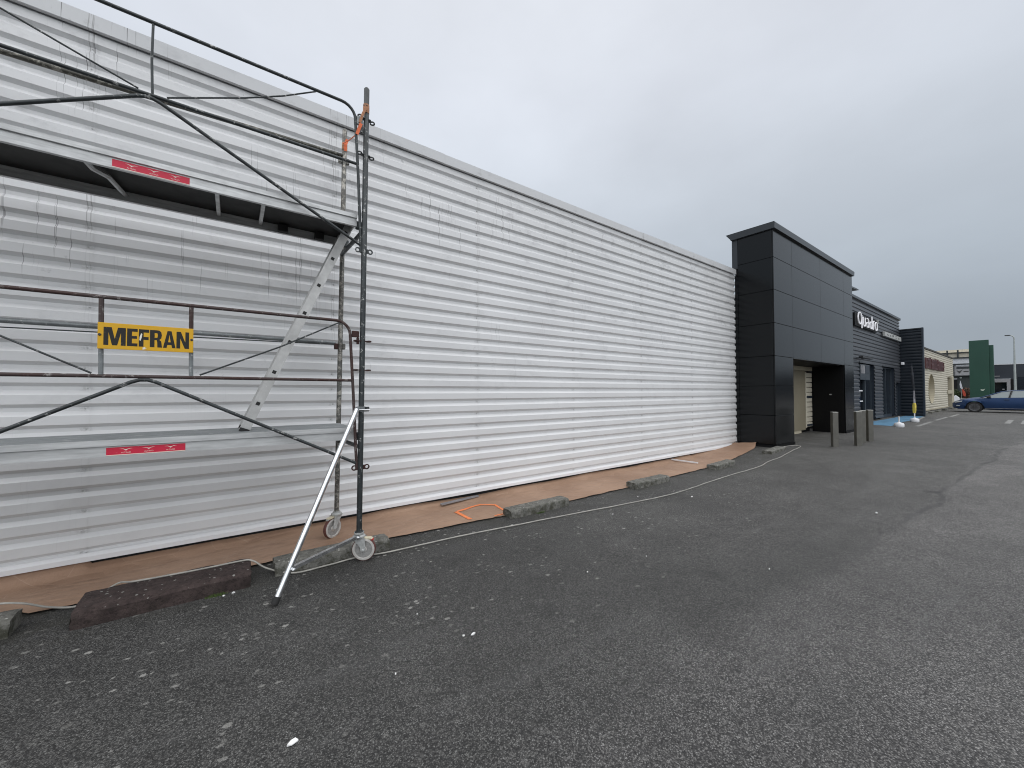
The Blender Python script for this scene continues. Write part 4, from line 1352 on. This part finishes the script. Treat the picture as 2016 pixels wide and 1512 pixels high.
def lay(name, p, q_, w, h, m, label, cat, z=None):
    bb = MB()
    p, q_ = Vector((*p, 0)), Vector((*q_, 0))
    d = (q_ - p)
    s = d.normalized().cross(Vector((0, 0, 1)))
    zz = max(pz(p.x, p.y), pz(q_.x, q_.y), pz((p.x + q_.x) / 2, (p.y + q_.y) / 2)) + 0.004
    bb.prism([(-w / 2, 0), (w / 2, 0), (w / 2, h), (w * 0.3, h), (w * 0.28, h * 0.5), (w * 0.05, h * 0.5), (0.0, h), (-w / 2, h)], (p.x, p.y, zz), s, (0, 0, 1), d)
    return tag(bb.build(name, m), label, cat)


lay('metal_profile', (2.15, 4.50), (2.74, 4.58), 0.045, 0.016, M['bar_grey'], 'grey ribbed metal profile lying on the brown paper near the wall', 'metal bar')
lay('white_batten', (7.45, 4.58), (7.50, 4.05), 0.035, 0.02, M['trim'], 'slim white batten lying across the brown paper', 'batten')


# ------------------------------------------------------------------ wheel stops
def stop(x0, x1, y0, y1, h, m, label, chamfer=0.022, seed=0, group='concrete wheel stops along the white wall'):
    n = 26
    bb = MB()
    sec = [(0, 0), (0.0, h * 0.78), (chamfer * 0.3, h * 0.93), (chamfer, h), (y1 - y0 - 0.012, h), (y1 - y0, h * 0.88), (y1 - y0, 0)]
    # subdivide the section a little for uneven faces
    s2 = []
    for (a, c), (d, e) in zip(sec, sec[1:]):
        for k in range(3):
            s2.append((a + (d - a) * k / 3, c + (e - c) * k / 3))
    s2.append(sec[-1])
    ns = len(s2)
    for i in range(n + 1):
        x = x0 + (x1 - x0) * i / n
        e = min(i, n - i)
        endk = 1.0 if e > 0 else 0.90
        for a, c in s2:
            yy = y0 + (y1 - y0) / 2 + (a - (y1 - y0) / 2) * (1 - 0.05 * (e == 0))
            rough = (3.0 if seed == 2 else 1.0) * 0.0022 * noise.noise((x * 9 + seed, a * 20, c * 20)) + 0.0016 * noise.noise((x * 40 + seed, a * 70, c * 70))
            zz = c * (0.96 if e == 0 else 1) + (rough if c > 0.01 else -0.02)
            bb.v.append((x + (0.012 * noise.noise((a * 20, c * 20, seed + i)) if e == 0 else 0), yy + rough, gz(x) + zz))
        if i:
            k = i * ns
            for j in range(ns - 1):
                bb.f.append((k - ns + j, k - ns + j + 1, k + j + 1, k + j))
    bb.f.append(tuple(range(ns)))
    bb.f.append(tuple(n * ns + j for j in range(ns)))
    return tag(bb.build('wheel_stop', m, None, True), label, 'wheel stop', group)


stop(-1.98, -1.075, 3.66, 3.85, 0.105, M['concrete'], 'grey concrete wheel stop before the reddish stone, with the cable lying over it', seed=1)
stop(-0.80, 0.125, 3.545, 3.86, 0.115, M['redstone'], 'long dark reddish stone wheel stop with pale spots and worn edges', 0.05, seed=2)
stop(0.285, 1.205, 3.61, 3.80, 0.10, M['concrete'], 'mossy concrete wheel stop behind the front scaffold castor', seed=3)
stop(2.62, 3.545, 3.625, 3.80, 0.095, M['concrete'], 'mossy concrete wheel stop touching the orange tape', seed=4)
stop(4.92, 5.815, 3.615, 3.79, 0.095, M['concrete'], 'concrete wheel stop between the orange tape and the white batten', seed=5)
stop(7.32, 8.11, 3.61, 3.785, 0.09, M['concrete'], 'concrete wheel stop just past the white batten', seed=6)
stop(9.55, 10.36, 3.50, 3.69, 0.07, M['concrete'], 'flat concrete wheel stop at the foot of the black portal', seed=7)
ORD = ('right beside the dark wing wall', 'second from the dark wing wall', 'third from the dark wing wall', 'in front of the round recess', 'next beyond the round recess', 'at the open corner')
for i, x in enumerate((31.9, 34.4, 37.2, 40.4, 44.0, 47.0)):
    stop(x - 0.2, x + 0.75, 3.90 + 0.03 * i, 4.08 + 0.03 * i, 0.11, M['concrete'], 'concrete wheel stop before the cream wall, ' + ORD[i], seed=10 + i, group='wheel stops in front of the cream building')

# ------------------------------------------------------------------ cable
pth = [(-2.6, 4.0, .1), (-1.6, 4.05, .118), (-1.25, 3.98, .116), (-1.10, 3.93, .10), (-1.0, 3.95, .035), (-0.86, 3.88, .02), (-0.78, 3.93, .03), (-0.66, 3.96, .09), (-0.56, 3.85, .118), (-0.30, 3.80, .124), (0.05, 3.79, .123), (0.14, 3.76, .116), (0.24, 3.70, .05), (0.42, 3.575, .014), (0.66, 3.57, .012), (0.92, 3.58, .012), (1.21, 3.53, .012), (1.85, 3.495, .012), (2.6, 3.41, .012), (3.32, 3.325, .012),
       (4.2, 3.21, .012), (5.15, 3.13, .012), (6.2, 3.19, .012), (7.3, 3.24, .012), (8.2, 3.22, .012), (8.8, 3.27, .012), (9.35, 3.26, .012), (10.1, 3.33, .012), (10.9, 3.42, .012), (11.25, 3.50, .012), (11.28, 3.60, .012), (11.05, 3.67, .012), (10.7, 3.69, .012)]


def catmull(P_, n=6):
    P_ = [Vector(p) for p in P_]
    out = []
    for i in range(len(P_) - 1):
        p0, p1, p2, p3 = P_[max(i - 1, 0)], P_[i], P_[i + 1], P_[min(i + 2, len(P_) - 1)]
        for k in range(n):
            t = k / n
            out.append(0.5 * ((2 * p1) + (p2 - p0) * t + (2 * p0 - 5 * p1 + 4 * p2 - p3) * t * t + (3 * p1 - p0 - 3 * p2 + p3) * t ** 3))
    out.append(P_[-1])
    return out


cp = [Vector((p.x, p.y + 0.008 * noise.noise((p.x * 4, 0, 0)), max(p.z, 0.009) + gz(p.x))) for p in catmull(pth)]
co = MB().tube(cp, 0.0065, 8).build('power_cable', M['cable'], None, True)
tag(co, 'off-white cable snaking along the asphalt past the wheel stops', 'cable')

# ------------------------------------------------------------------ litter: paint flakes, moss
random.seed(5)
fl_pts = [(0.217, 1.869, 0.024), (1.193, 2.048, 0.017), (1.14, 2.07, 0.012), (0.02, 3.50, 0.015), (-0.04, 3.49, 0.012), (0.28, 3.36, 0.008), (2.5, 3.45, 0.016), (3.7, 3.05, 0.010), (2.35, 2.2, 0.008), (3.0, 2.1, 0.008), (5.2, 2.9, 0.022), (1.0, 2.45, 0.007), (3.6, 1.35, 0.009), (0.7, 2.0, 0.007), (4.6, 3.35, 0.012), (6.3, 1.2, 0.022)]
for i, (x, y, r_) in enumerate(fl_pts):
    bb = MB()
    n = 7
    a0 = random.uniform(0, 6)
    ring = [(x + r_ * random.uniform(0.35, 1.0) * math.cos(a0 + 2 * math.pi * k / n) * (1.0 if i else 1.3), y + 0.6 * r_ * random.uniform(0.4, 1.0) * math.sin(a0 + 2 * math.pi * k / n)) for k in range(n)]
    bb.v += [(a, c, gz(a) + 0.004) for a, c in ring] + [(a, c, gz(a) + 0.007 + random.uniform(0, 0.006)) for a, c in ring]
    bb.f += [tuple(range(n, 2 * n))] + [(k, (k + 1) % n, n + (k + 1) % n, n + k) for k in range(n)]
    tag(bb.build('paint_flake', M['flake']), 'tiny white paint flake lying on the asphalt' if i else 'largest white paint flake, alone on the open asphalt', 'paint flake', 'paint flakes scattered on the asphalt')
for mx, my, label in ((-0.08, 3.53, 'small green moss tuft against the reddish stone wheel stop'), (3.05, 3.61, 'small mossy weed tuft at the foot of the taped wheel stop')):
    bb = MB()
    for k in range(90):
        a, d = random.uniform(0, 6.28), random.random() ** 0.6
        x, y = mx + 0.065 * d * math.cos(a), my + 0.018 * d * math.sin(a)
        h = random.uniform(0.008, 0.028)
        l = random.uniform(-0.012, 0.012)
        bb.add([(x - 0.003, y, 0), (x + 0.003, y, 0), (x + l, y - 0.006, h)], [(0, 1, 2)])
    t_ = bb.build('moss_tuft', M['moss'])
    tag(t_, label, 'moss')

# ------------------------------------------------------------------ bollards
for i, (x, y, lab) in enumerate(((11.85, 2.985, 'square grey bollard standing in front of the portal doorway'), (12.55, 2.70, 'square grey bollard next to the doorway bollard, first of the close trio'),
                                 (13.40, 2.80, 'square grey bollard in the middle of the close trio'), (13.90, 2.75, 'square grey bollard at the blue bay end of the trio'))):
    bo = thing('bollard', (x, y, G), lab, 'bollard', 'square bollards in front of the shops', R(39))
    p = MB().bbox((-0.058, -0.058, -0.02), (0.058, 0.058, 0.83), 0.006).build('shaft', M['bollard'])
    p.parent = bo
    c = MB().bbox((-0.059, -0.059, 0.8305), (0.059, 0.059, 0.845), 0.004).build('cap', M['bollard_cap'])
    c.parent = bo

# ------------------------------------------------------------------ flag bases and feather flags
def flag_base(x, y, label):
    o = thing('flag_base', (x, y, gz(x)), label, 'flag base', 'water filled flag bases by the blue bay')
    MB().lathe((x, y, G), (0, 0, 1), [(0.13, 0.0), (0.145, 0.02), (0.145, 0.11), (0.125, 0.15), (0.05, 0.17), (0.032, 0.19)], 24).build('tank', M['white_plastic'], o, True)
    MB().tube([(x, y, G + 0.19), (x, y, G + 0.40)], 0.020, 10).build('socket', M['white_plastic'], o, True)


flag_base(20.3, 3.19, 'white plastic flag base without a flag at the blue bay edge')
flag_base(24.2, 3.31, 'white plastic flag base holding the furled dark and yellow flag')
ff = thing('feather_flag', (24.2, 3.31, G + 0.44), 'tall furled dark feather flag with yellow lower end', 'flag')
MB().tube([(24.2, 3.31, G + 0.40), (24.2, 3.31, 1.6), (24.18, 3.33, 2.4), (24.15, 3.36, 2.75)], [0.018, 0.014, 0.010, 0.006], 8).build('flag_pole', M['dark_flag'], ff, True)


def furl(pts, m, name):
    n = 9
    bb = MB()
    for i, (x, y, z, w) in enumerate(pts):
        for k in range(n):
            t = 2 * math.pi * k / n
            rr = w * (1 + 0.25 * math.sin(3 * t + z * 5))
            bb.v.append((x + 0.5 * rr * math.cos(t), y + rr * math.sin(t), z))
        if i:
            for k in range(n):
                bb.f.append(((i - 1) * n + k, (i - 1) * n + (k + 1) % n, i * n + (k + 1) % n, i * n + k))
    bb.f.append(tuple(range(n)))
    bb.f.append(tuple((len(pts) - 1) * n + k for k in range(n)))
    bb.build(name, m, ff, True)


furl([(24.2, 3.31, 0.52, 0.045), (24.2, 3.30, 0.66, 0.060), (24.2, 3.305, 0.86, 0.056), (24.2, 3.31, 0.96, 0.042)], M['yellow_flag'], 'yellow_end')
furl([(24.2, 3.31, 0.965, 0.036), (24.2, 3.315, 1.2, 0.030), (24.2, 3.31, 1.5, 0.024)], M['grey_flag'], 'cloth')
furl([(24.2, 3.31, 1.505, 0.026), (24.19, 3.33, 1.85, 0.045), (24.17, 3.35, 2.2, 0.042), (24.15, 3.365, 2.6, 0.02)], M['dark_flag'], 'cloth')


# ------------------------------------------------------------------ cars
def lerp_tab(tab, x):
    if x <= tab[0][0]:
        return tab[0][1]
    for (a, ya), (b_, yb) in zip(tab, tab[1:]):
        if x <= b_:
            return ya + (yb - ya) * (x - a) / (b_ - a)
    return tab[-1][1]


def car(label, paint, loc, rz, group='cars parked nose to the shops'):
    o = thing('parked_car', loc, label, 'car', group, rz)
    W = [(-2.42, 0.70), (-2.3, 0.82), (-1.9, 0.89), (-1.0, 0.92), (1.2, 0.92), (1.8, 0.88), (2.15, 0.78), (2.33, 0.60), (2.38, 0.45)]
    Bt = [(-2.42, 0.95), (-2.2, 0.99), (-1.5, 0.97), (0.0, 0.93), (0.9, 0.90), (1.5, 0.82), (2.0, 0.72), (2.25, 0.64), (2.38, 0.55)]
    T = [(-2.42, 1.00), (-2.3, 1.05), (-1.9, 1.07), (-1.7, 1.05), (0.8, 1.0), (1.0, 0.985), (1.5, 0.92), (2.0, 0.80), (2.25, 0.69), (2.38, 0.58)]
    axles = (1.40, -1.42)
    n = 96
    xs_ = [-2.42 + 4.80 * i / n for i in range(n + 1)]
    bb = MB()
    m = 8
    for x in xs_:
        w, bl, tp_ = lerp_tab(W, x), lerp_tab(Bt, x), lerp_tab(T, x)
        lo = 0.20 + (0.10 if x > 2.1 else 0) * (x - 2.1) / 0.28 + (0.12 if x < -2.1 else 0)
        for a in axles:
            d = abs(x - a)
            if d < 0.385:
                lo = max(lo, 0.33 + math.sqrt(0.385 ** 2 - d * d) - 0.02)
        mid = max(lo + 0.02, 0.48)
        half = [(w * 0.93, lo), (w * 0.985, max(lo + 0.01, 0.36)), (w, max(mid, 0.56)), (w * 0.985, max(mid + 0.01, 0.74) if bl > 0.78 else bl * 0.9), (w * 0.95, bl), (w * 0.80, tp_ - 0.02), (w * 0.45, tp_), (0, tp_ + 0.012)]
        full = [(y, z) for y, z in half] + [(-y, z) for y, z in half[-2::-1]]
        bb.v += [(x, y, z) for y, z in full]
    k2 = 2 * m - 1
    for i in range(n):
        for j in range(k2 - 1):
            bb.f.append((i * k2 + j, i * k2 + j + 1, (i + 1) * k2 + j + 1, (i + 1) * k2 + j))
    bb.f += [tuple(range(k2)), tuple(n * k2 + j for j in range(k2))]
    body = bb.build('body', paint, None, True)
    body.parent = o
    und = MB().box((-2.2, -0.72, 0.19), (2.1, 0.72, 0.62)).build('underbody', M['car_trim'])
    und.parent = o
    # cabin: roof shell with pillars, glass just inside it
    top = [(1.14, 0.965), (0.72, 1.15), (0.30, 1.325), (-0.05, 1.395), (-0.50, 1.41), (-1.0, 1.355), (-1.55, 1.20), (-2.05, 1.06)]

    def cabin(inset, x_lo=-3, x_hi=3):
        c = MB()
        pts = []
        for x, z in top:
            f = (z - 0.95) / 0.48
            yb = 0.865 - inset
            yt = (0.865 - 0.20 * f) - inset
            pts.append((x, z - inset, yb, yt))
        nn = len(pts)
        for x, z, yb, yt in pts:
            zb = lerp_tab(Bt, x) - 0.01
            c.v += [(x, yb, zb), (x, yt, z - 0.03 * min(1, (z - 0.98) * 6 if z > 0.98 else 0)), (x, yt * 0.8, z), (x, -yt * 0.8, z), (x, -yt, z - 0.03 * min(1, (z - 0.98) * 6 if z > 0.98 else 0)), (x, -yb, zb)]
        for i in range(nn - 1):
            for j in range(5):
                c.f.append((i * 6 + j, i * 6 + j + 1, i * 6 + 7 + j, i * 6 + 6 + j))
        return c
    gl = cabin(0.012).build('windows', M['car_glass'], None, True)
    gl.parent = o
    # roof skin over the glass
    rf = MB()
    rp = [(0.31, 1.332), (-0.05, 1.402), (-0.50, 1.417), (-1.0, 1.362), (-1.30, 1.28)]
    for x, z in rp:
        f = (z - 0.95) / 0.48
        yt = 0.868 - 0.20 * f
        rf.v += [(x, yt + 0.004, z - 0.045), (x, yt, z - 0.018), (x, yt * 0.8, z + 0.006), (x, -yt * 0.8, z + 0.006), (x, -yt, z - 0.018), (x, -yt - 0.004, z - 0.045)]
    for i in range(len(rp) - 1):
        for j in range(5):
            rf.f.append((i * 6 + j, i * 6 + j + 1, i * 6 + 7 + j, i * 6 + 6 + j))
    rfo = rf.build('roof', paint, None, True)
    rfo.parent = o
    for s in (1, -1):
        for a, c in (((1.18, 0.872, 0.92), (0.31, 0.70, 1.315)), ((-1.25, 0.70, 1.285), (-2.0, 0.85, 1.03))):
            p = MB().tube([(a[0], s * a[1], a[2]), ((a[0] + c[0]) / 2, s * (a[1] + c[1]) / 2 + s * 0.005, (a[2] + c[2]) / 2 + 0.005), (c[0], s * c[1], c[2])], 0.028, 6).build('pillar', paint, None, True)
            p.parent = o
        p = MB().tube([(0.02, s * 0.862, 0.93), (-0.08, s * 0.69, 1.37)], 0.04, 6).build('pillar', M['car_trim'], None, True)
        p.parent = o
        mi = MB().bbox((0.72, s * 0.90 if s > 0 else -1.08, 0.93), (0.90, 1.08 if s > 0 else s * 0.90, 1.05), 0.03).build('mirror', M['car_trim'])
        mi.parent = o
        for xh in (0.12, -0.90):
            h = MB().bbox((xh - 0.10, (0.905 if s > 0 else -0.935), 0.795), (xh + 0.10, (0.935 if s > 0 else -0.905), 0.825), 0.006).build('door_handle', M['car_trim'])
            h.parent = o
        sk = MB().bbox((-0.98, (0.885 if s > 0 else -0.925), 0.245), (0.98, (0.925 if s > 0 else -0.885), 0.275), 0.006).build('sill_strip', M['rim'])
        sk.parent = o
        hl = MB().prism([(1.93, 0.66), (2.20, 0.60), (2.27, 0.625), (2.10, 0.70), (1.90, 0.745)], (0, s * 0.70, 0), (1, 0, 0), (0, 0, 1), (0, s * 0.165, 0)).build('headlight', M['lamp_glass'])
        hl.parent = o
        fg = MB().bbox((2.02, (0.70 if s > 0 else -0.86), 0.37), (2.17, (0.86 if s > 0 else -0.70), 0.42), 0.01).build('fog_light', M['lamp_glass'])
        fg.parent = o
        tl = MB().bbox((-2.38, (0.55 if s > 0 else -0.83), 0.82), (-2.24, (0.83 if s > 0 else -0.55), 0.92), 0.01).build('tail_light', M['red_plastic'])
        tl.parent = o
        for a in axles:
            y0 = s * 0.80
            wh_ = MB().lathe((a, y0, 0.325), (0, s, 0), [(0.20, -0.10), (0.31, -0.10), (0.325, -0.07), (0.325, 0.07), (0.31, 0.10), (0.235, 0.105), (0.225, 0.06), (0.20, 0.05)], 32, True).build('wheel', M['tyre'], None, True)
            wh_.parent = o
            rm = MB()
            rm.lathe((a, y0, 0.325), (0, s, 0), [(0.235, 0.095), (0.228, 0.108), (0.208, 0.104), (0.205, 0.03), (0.06, 0.02), (0.001, 0.02)], 28)
            for k in range(10):
                t = 2 * math.pi * k / 10
                u = Vector((math.cos(t), 0, math.sin(t)))
                w = Vector((-math.sin(t), 0, math.cos(t)))
                rm.prism([(0.02, -0.016), (0.212, -0.010), (0.212, 0.010), (0.02, 0.016)], Vector((a, y0 + s * 0.06, 0.325)), u, w, (0, s * 0.035, 0))
            rm.lathe((a, y0, 0.325), (0, s, 0), [(0.045, 0.02), (0.045, 0.10), (0.02, 0.105)], 14)
            r2 = rm.build('rim', M['rim'], None, True)
            r2.parent = wh_
    gr = MB().bbox((2.22, -0.42, 0.36), (2.385, 0.42, 0.54), 0.02).build('grille', M['car_trim'])
    gr.parent = o
    return o


car('dark blue fastback car parked nose towards the cream building', M['car_blue'], (39.45, 1.18, G), R(90))
car('white car parked beyond the dark blue one, mostly hidden', M['car_white'], (44.9, 0.02, G), R(90))

# ------------------------------------------------------------------ far side of the lot
gt = thing('totem_tower', (60, 3.6, G), 'tall bottle green double slab totem behind the blue car', 'totem')
MB().bbox((60.0, 3.02, 0.0), (60.5, 4.28, 6.55), 0.01).build('front_slab', M['green'], gt)
MB().bbox((60.25, 2.75, 0.0), (60.8, 3.015, 6.02), 0.01).build('side_slab', M['green'], gt)
MB().prism([(0, 0), (0.10, -0.08), (0.20, -0.09), (0.32, 0.10), (0.18, 0.02), (0.08, 0.04)], (59.99, 3.62, 1.62), (0, -1, 0), (0, 0, 1), (0.008, 0, 0)).build('emblem', M['seagull'], gt)

fb = thing('background_building', (75, 6.3, G), 'pale building with dark beams and grey sign panel behind the cream shop', 'building')
XB = 75.0
MB().box((XB + 0.3, 4.4, 0.0), (XB + 9.5, 14, 6.2)).build('wall', M['bg_green'], fb)
MB().box((XB + 0.2, 4.4, 5.02), (XB + 0.298, 13, 5.72)).build('white_band', M['bg_white'], fb)
MB().box((XB + 0.22, 4.4, 5.80), (XB + 0.9, 13, 6.44)).build('cream_band', M['bg_cream'], fb)
MB().box((XB + 0.8, 4.4, 6.47), (XB + 1.0, 13, 6.86)).build('cream_band', M['bg_cream'], fb)
MB().box((XB, 4.4, 6.38), (XB + 0.19, 13, 6.48)).build('beam', M['bg_beam'], fb)
MB().box((XB, 4.4, 5.70), (XB + 0.199, 13, 5.83)).build('beam', M['bg_beam'], fb)
MB().box((XB, 4.4, 4.92), (XB + 0.198, 13, 5.01)).build('beam', M['bg_beam'], fb)
MB().box((XB, 4.4, 3.40), (XB + 0.197, 13, 3.50)).build('beam', M['bg_beam'], fb)
for y in (7.10, 6.20, 5.1):
    MB().box((XB - 0.05, y, 5.831), (XB + 0.10, y + 0.14, 6.75)).build('upright', M['bg_beam'], fb)
MB().box((XB + 0.04, 6.60, 3.51), (XB + 0.15, 6.70, 4.91)).build('upright', M['bg_beam'], fb)
MB().box((XB + 0.2, 4.4, 3.51), (XB + 0.29, 6.9, 4.90)).build('sign_panel', M['bg_grey'], fb)
MB().box((XB + 0.15, 4.4, 4.72), (XB + 0.198, 6.45, 4.86)).build('sign_edge', M['bg_white'], fb)
MB().box((XB + 0.15, 4.4, 4.36), (XB + 0.1985, 6.42, 4.60)).build('sign_slot', M['bg_beam'], fb)
MB().prism([(0, 0.32), (0.20, 0.22), (0.38, 0.30), (0.52, 0.42), (0.36, 0.10), (0.24, -0.10), (0.10, 0.10)], (XB + 0.17, 6.42, 3.85), (0, -1, 0), (0, 0, 1), (0.02, 0, 0)).build('emblem', M['mark_dark'], fb)
MB().bbox((XB + 0.17, 5.42, 3.93), (XB + 0.19, 5.85, 4.07), 0.008).build('mark', M['mark_dark'], fb)
MB().box((XB + 0.1, 6.40, 0.1), (XB + 0.29, 6.80, 3.0)).build('doorway', M['panel_gap'], fb)
MB().box((XB, 6.40, 3.02), (XB + 0.28, 6.84, 3.10)).build('ledge', M['bg_white'], fb)
MB().lathe((XB + 0.25, 6.1, 3.2), (-1, 0, 0), [(0.10, 0), (0.10, 0.06), (0.05, 0.08)], 10).build('wall_lamp', M['pole'], fb)

rb = thing('background_building', (85, 0, G), 'long dark blue-grey shop with pale framed doorway behind the lamp post', 'building')
XC = 85.0
MB().box((XC + 0.6, -60, 0.0), (XC + 20, 4.6, 5.12)).build('wall', M['bg_wall'], rb)
MB().box((XC + 0.55, -60, 5.125), (XC + 1.2, 4.6, 5.24)).build('roof_edge', M['bg_white'], rb)
MB().box((XC, 2.52, 0.1), (XC + 0.59, 2.82, 3.12)).build('door_surround', M['bg_grey'], rb)
MB().box((XC, 2.821, 2.70), (XC + 0.589, 5.0, 3.12)).build('door_surround', M['bg_grey'], rb)
MB().box((XC - 0.02, 2.5, 3.125), (XC + 0.59, 5.0, 3.18)).build('door_surround', M['bg_white'], rb)
MB().box((XC + 0.5, 2.825, 0.1), (XC + 0.58, 4.9, 2.69)).build('glazing', M['glass'], rb)
MB().box((XC + 0.45, 3.02, 1.70), (XC + 0.499, 3.22, 1.80)).build('poster', M['white_plastic'], rb)
MB().box((XC + 0.45, 2.97, 1.35), (XC + 0.499, 3.12, 1.47)).build('poster', M['white_plastic'], rb)
MB().box((XC + 0.5, 2.1, 0.1), (XC + 0.59, 2.5, 3.1)).build('glazing', M['panel_gap'], rb)
MB().box((XC + 0.5, -12, 0.5), (XC + 0.59, 1.9, 3.4)).build('glazing', M['glass'], rb)
for y in (-11, -8.5, -6, -3.5, -1, 1.2):
    MB().box((XC + 0.44, y, 0.5), (XC + 0.498, y + 0.08, 3.4)).build('mullion', M['bg_wall'], rb)
MB().box((XC + 0.5, 3.4, 3.52), (XC + 0.59, 4.4, 3.60)).build('lettering_strip', M['bg_grey'], rb)

lp = thing('street_lamp', (68, 1.70, G), 'slender pale grey street lamp standing behind the parked cars', 'street lamp')
MB().tube([(68, 1.70, 0.1), (68, 1.70, 3.9), (68, 1.69, 7.2)], [0.105, 0.085, 0.045], 12).build('column', M['pole'], lp, True)
MB().tube([(68, 1.69, 7.15), (68, 1.72, 7.32), (68, 1.82, 7.45), (68, 1.95, 7.52)], 0.05, 8).build('arm', M['pole'], lp, True)
MB().bbox((67.88, 1.95, 7.48), (68.12, 2.32, 7.57), 0.03).build('lamp_head', M['bg_beam'], lp)

of = thing('feather_flag', (62.0, 5.0, G), 'white and orange feather flag standing among the shrubs', 'flag')
MB().tube([(62, 5.02, 0.1), (62, 5.0, 1.2), (62, 5.06, 2.6)], [0.03, 0.02, 0.01], 6).build('flag_pole', M['pole'], of, True)


def blade(pts, m, name):
    bb = MB()
    for i, (y, z, w) in enumerate(pts):
        bb.v += [(61.97, y - w, z), (61.95, y, z), (61.97, y + w, z), (61.99, y, z)]
        if i:
            for j in range(4):
                bb.f.append((4 * i - 4 + j, 4 * i - 4 + (j + 1) % 4, 4 * i + (j + 1) % 4, 4 * i + j))
    bb.build(name, m, of, True)


blade([(5.05, 2.58, 0.005), (5.04, 2.2, 0.07), (5.00, 1.85, 0.085), (4.94, 1.70, 0.03)], M['white_flag'], 'cloth')
blade([(4.93, 1.69, 0.03), (4.84, 1.45, 0.09), (4.80, 1.15, 0.10), (4.78, 0.95, 0.06)], M['orange_flag'], 'cloth')


def shrub(x, y, w, h, m, label):
    o = thing('shrub', (x, y, G), label, 'shrub', 'shrubs by the green totem')
    rnd = random.Random(int(x * 10 + y * 100))
    bb = MB()
    for k in range(900):
        d = Vector((rnd.gauss(0, 1), rnd.gauss(0, 1), rnd.gauss(0, 1))).normalized() * rnd.random() ** 0.4
        lob = 1 + 0.3 * noise.noise((d.x * 2, d.y * 2, d.z * 2 + x))
        c = Vector((x + d.x * w * lob, y + d.y * w * lob, G + h * 0.55 + d.z * h * 0.47 * lob))
        a = Vector((rnd.uniform(-1, 1), rnd.uniform(-1, 1), rnd.uniform(-1, 1))).normalized() * 0.07
        e = a.cross(Vector((rnd.uniform(-1, 1), rnd.uniform(-1, 1), rnd.uniform(-1, 1)))).normalized() * 0.035
        bb.add([c - a, c + e, c + a, c - e], [(0, 1, 2, 3)])
    bb.build('foliage', m, o)
    MB().tube([(x, y, 0.1), (x + 0.03, y, G + h * 0.5)], [0.05, 0.02], 6).build('stem', M['bark'], o, True)


shrub(63.0, 5.75, 0.30, 1.75, M['leaf_green'], 'slim green shrub at the corner of the cream building')
shrub(62.6, 5.35, 0.36, 1.5, M['leaf_green'], 'loose green shrub between the slim shrub and the orange flag')
shrub(62.4, 4.72, 0.42, 1.75, M['leaf_brown'], 'rusty brown rounded shrub behind the orange flag')
pl = MB().bbox((60.8, 4.55, 0.1), (61.6, 5.15, 0.72), 0.03).build('planter_box', M['planter'])
tag(pl, 'pale grey planter box in front of the rusty brown shrub', 'planter')
wc_ = MB().prism([(0, 0.35), (0.10, 0.85), (0.22, 0.95), (0.45, 0.72), (0.5, 0.35)], (58.5, 5.35, 0.13), (0, -1, 0), (0, 0, 1), (0.5, 0, 0)).prism([(0.05, 0), (0.45, 0), (0.4, 0.349), (0.08, 0.349)], (58.52, 5.35, 0.13), (0, -1, 0), (0, 0, 1), (0.4, 0, 0)).build('waste_bin', M['white_plastic'])
tag(wc_, 'white rounded bin tucked behind the corner of the cream building', 'bin')
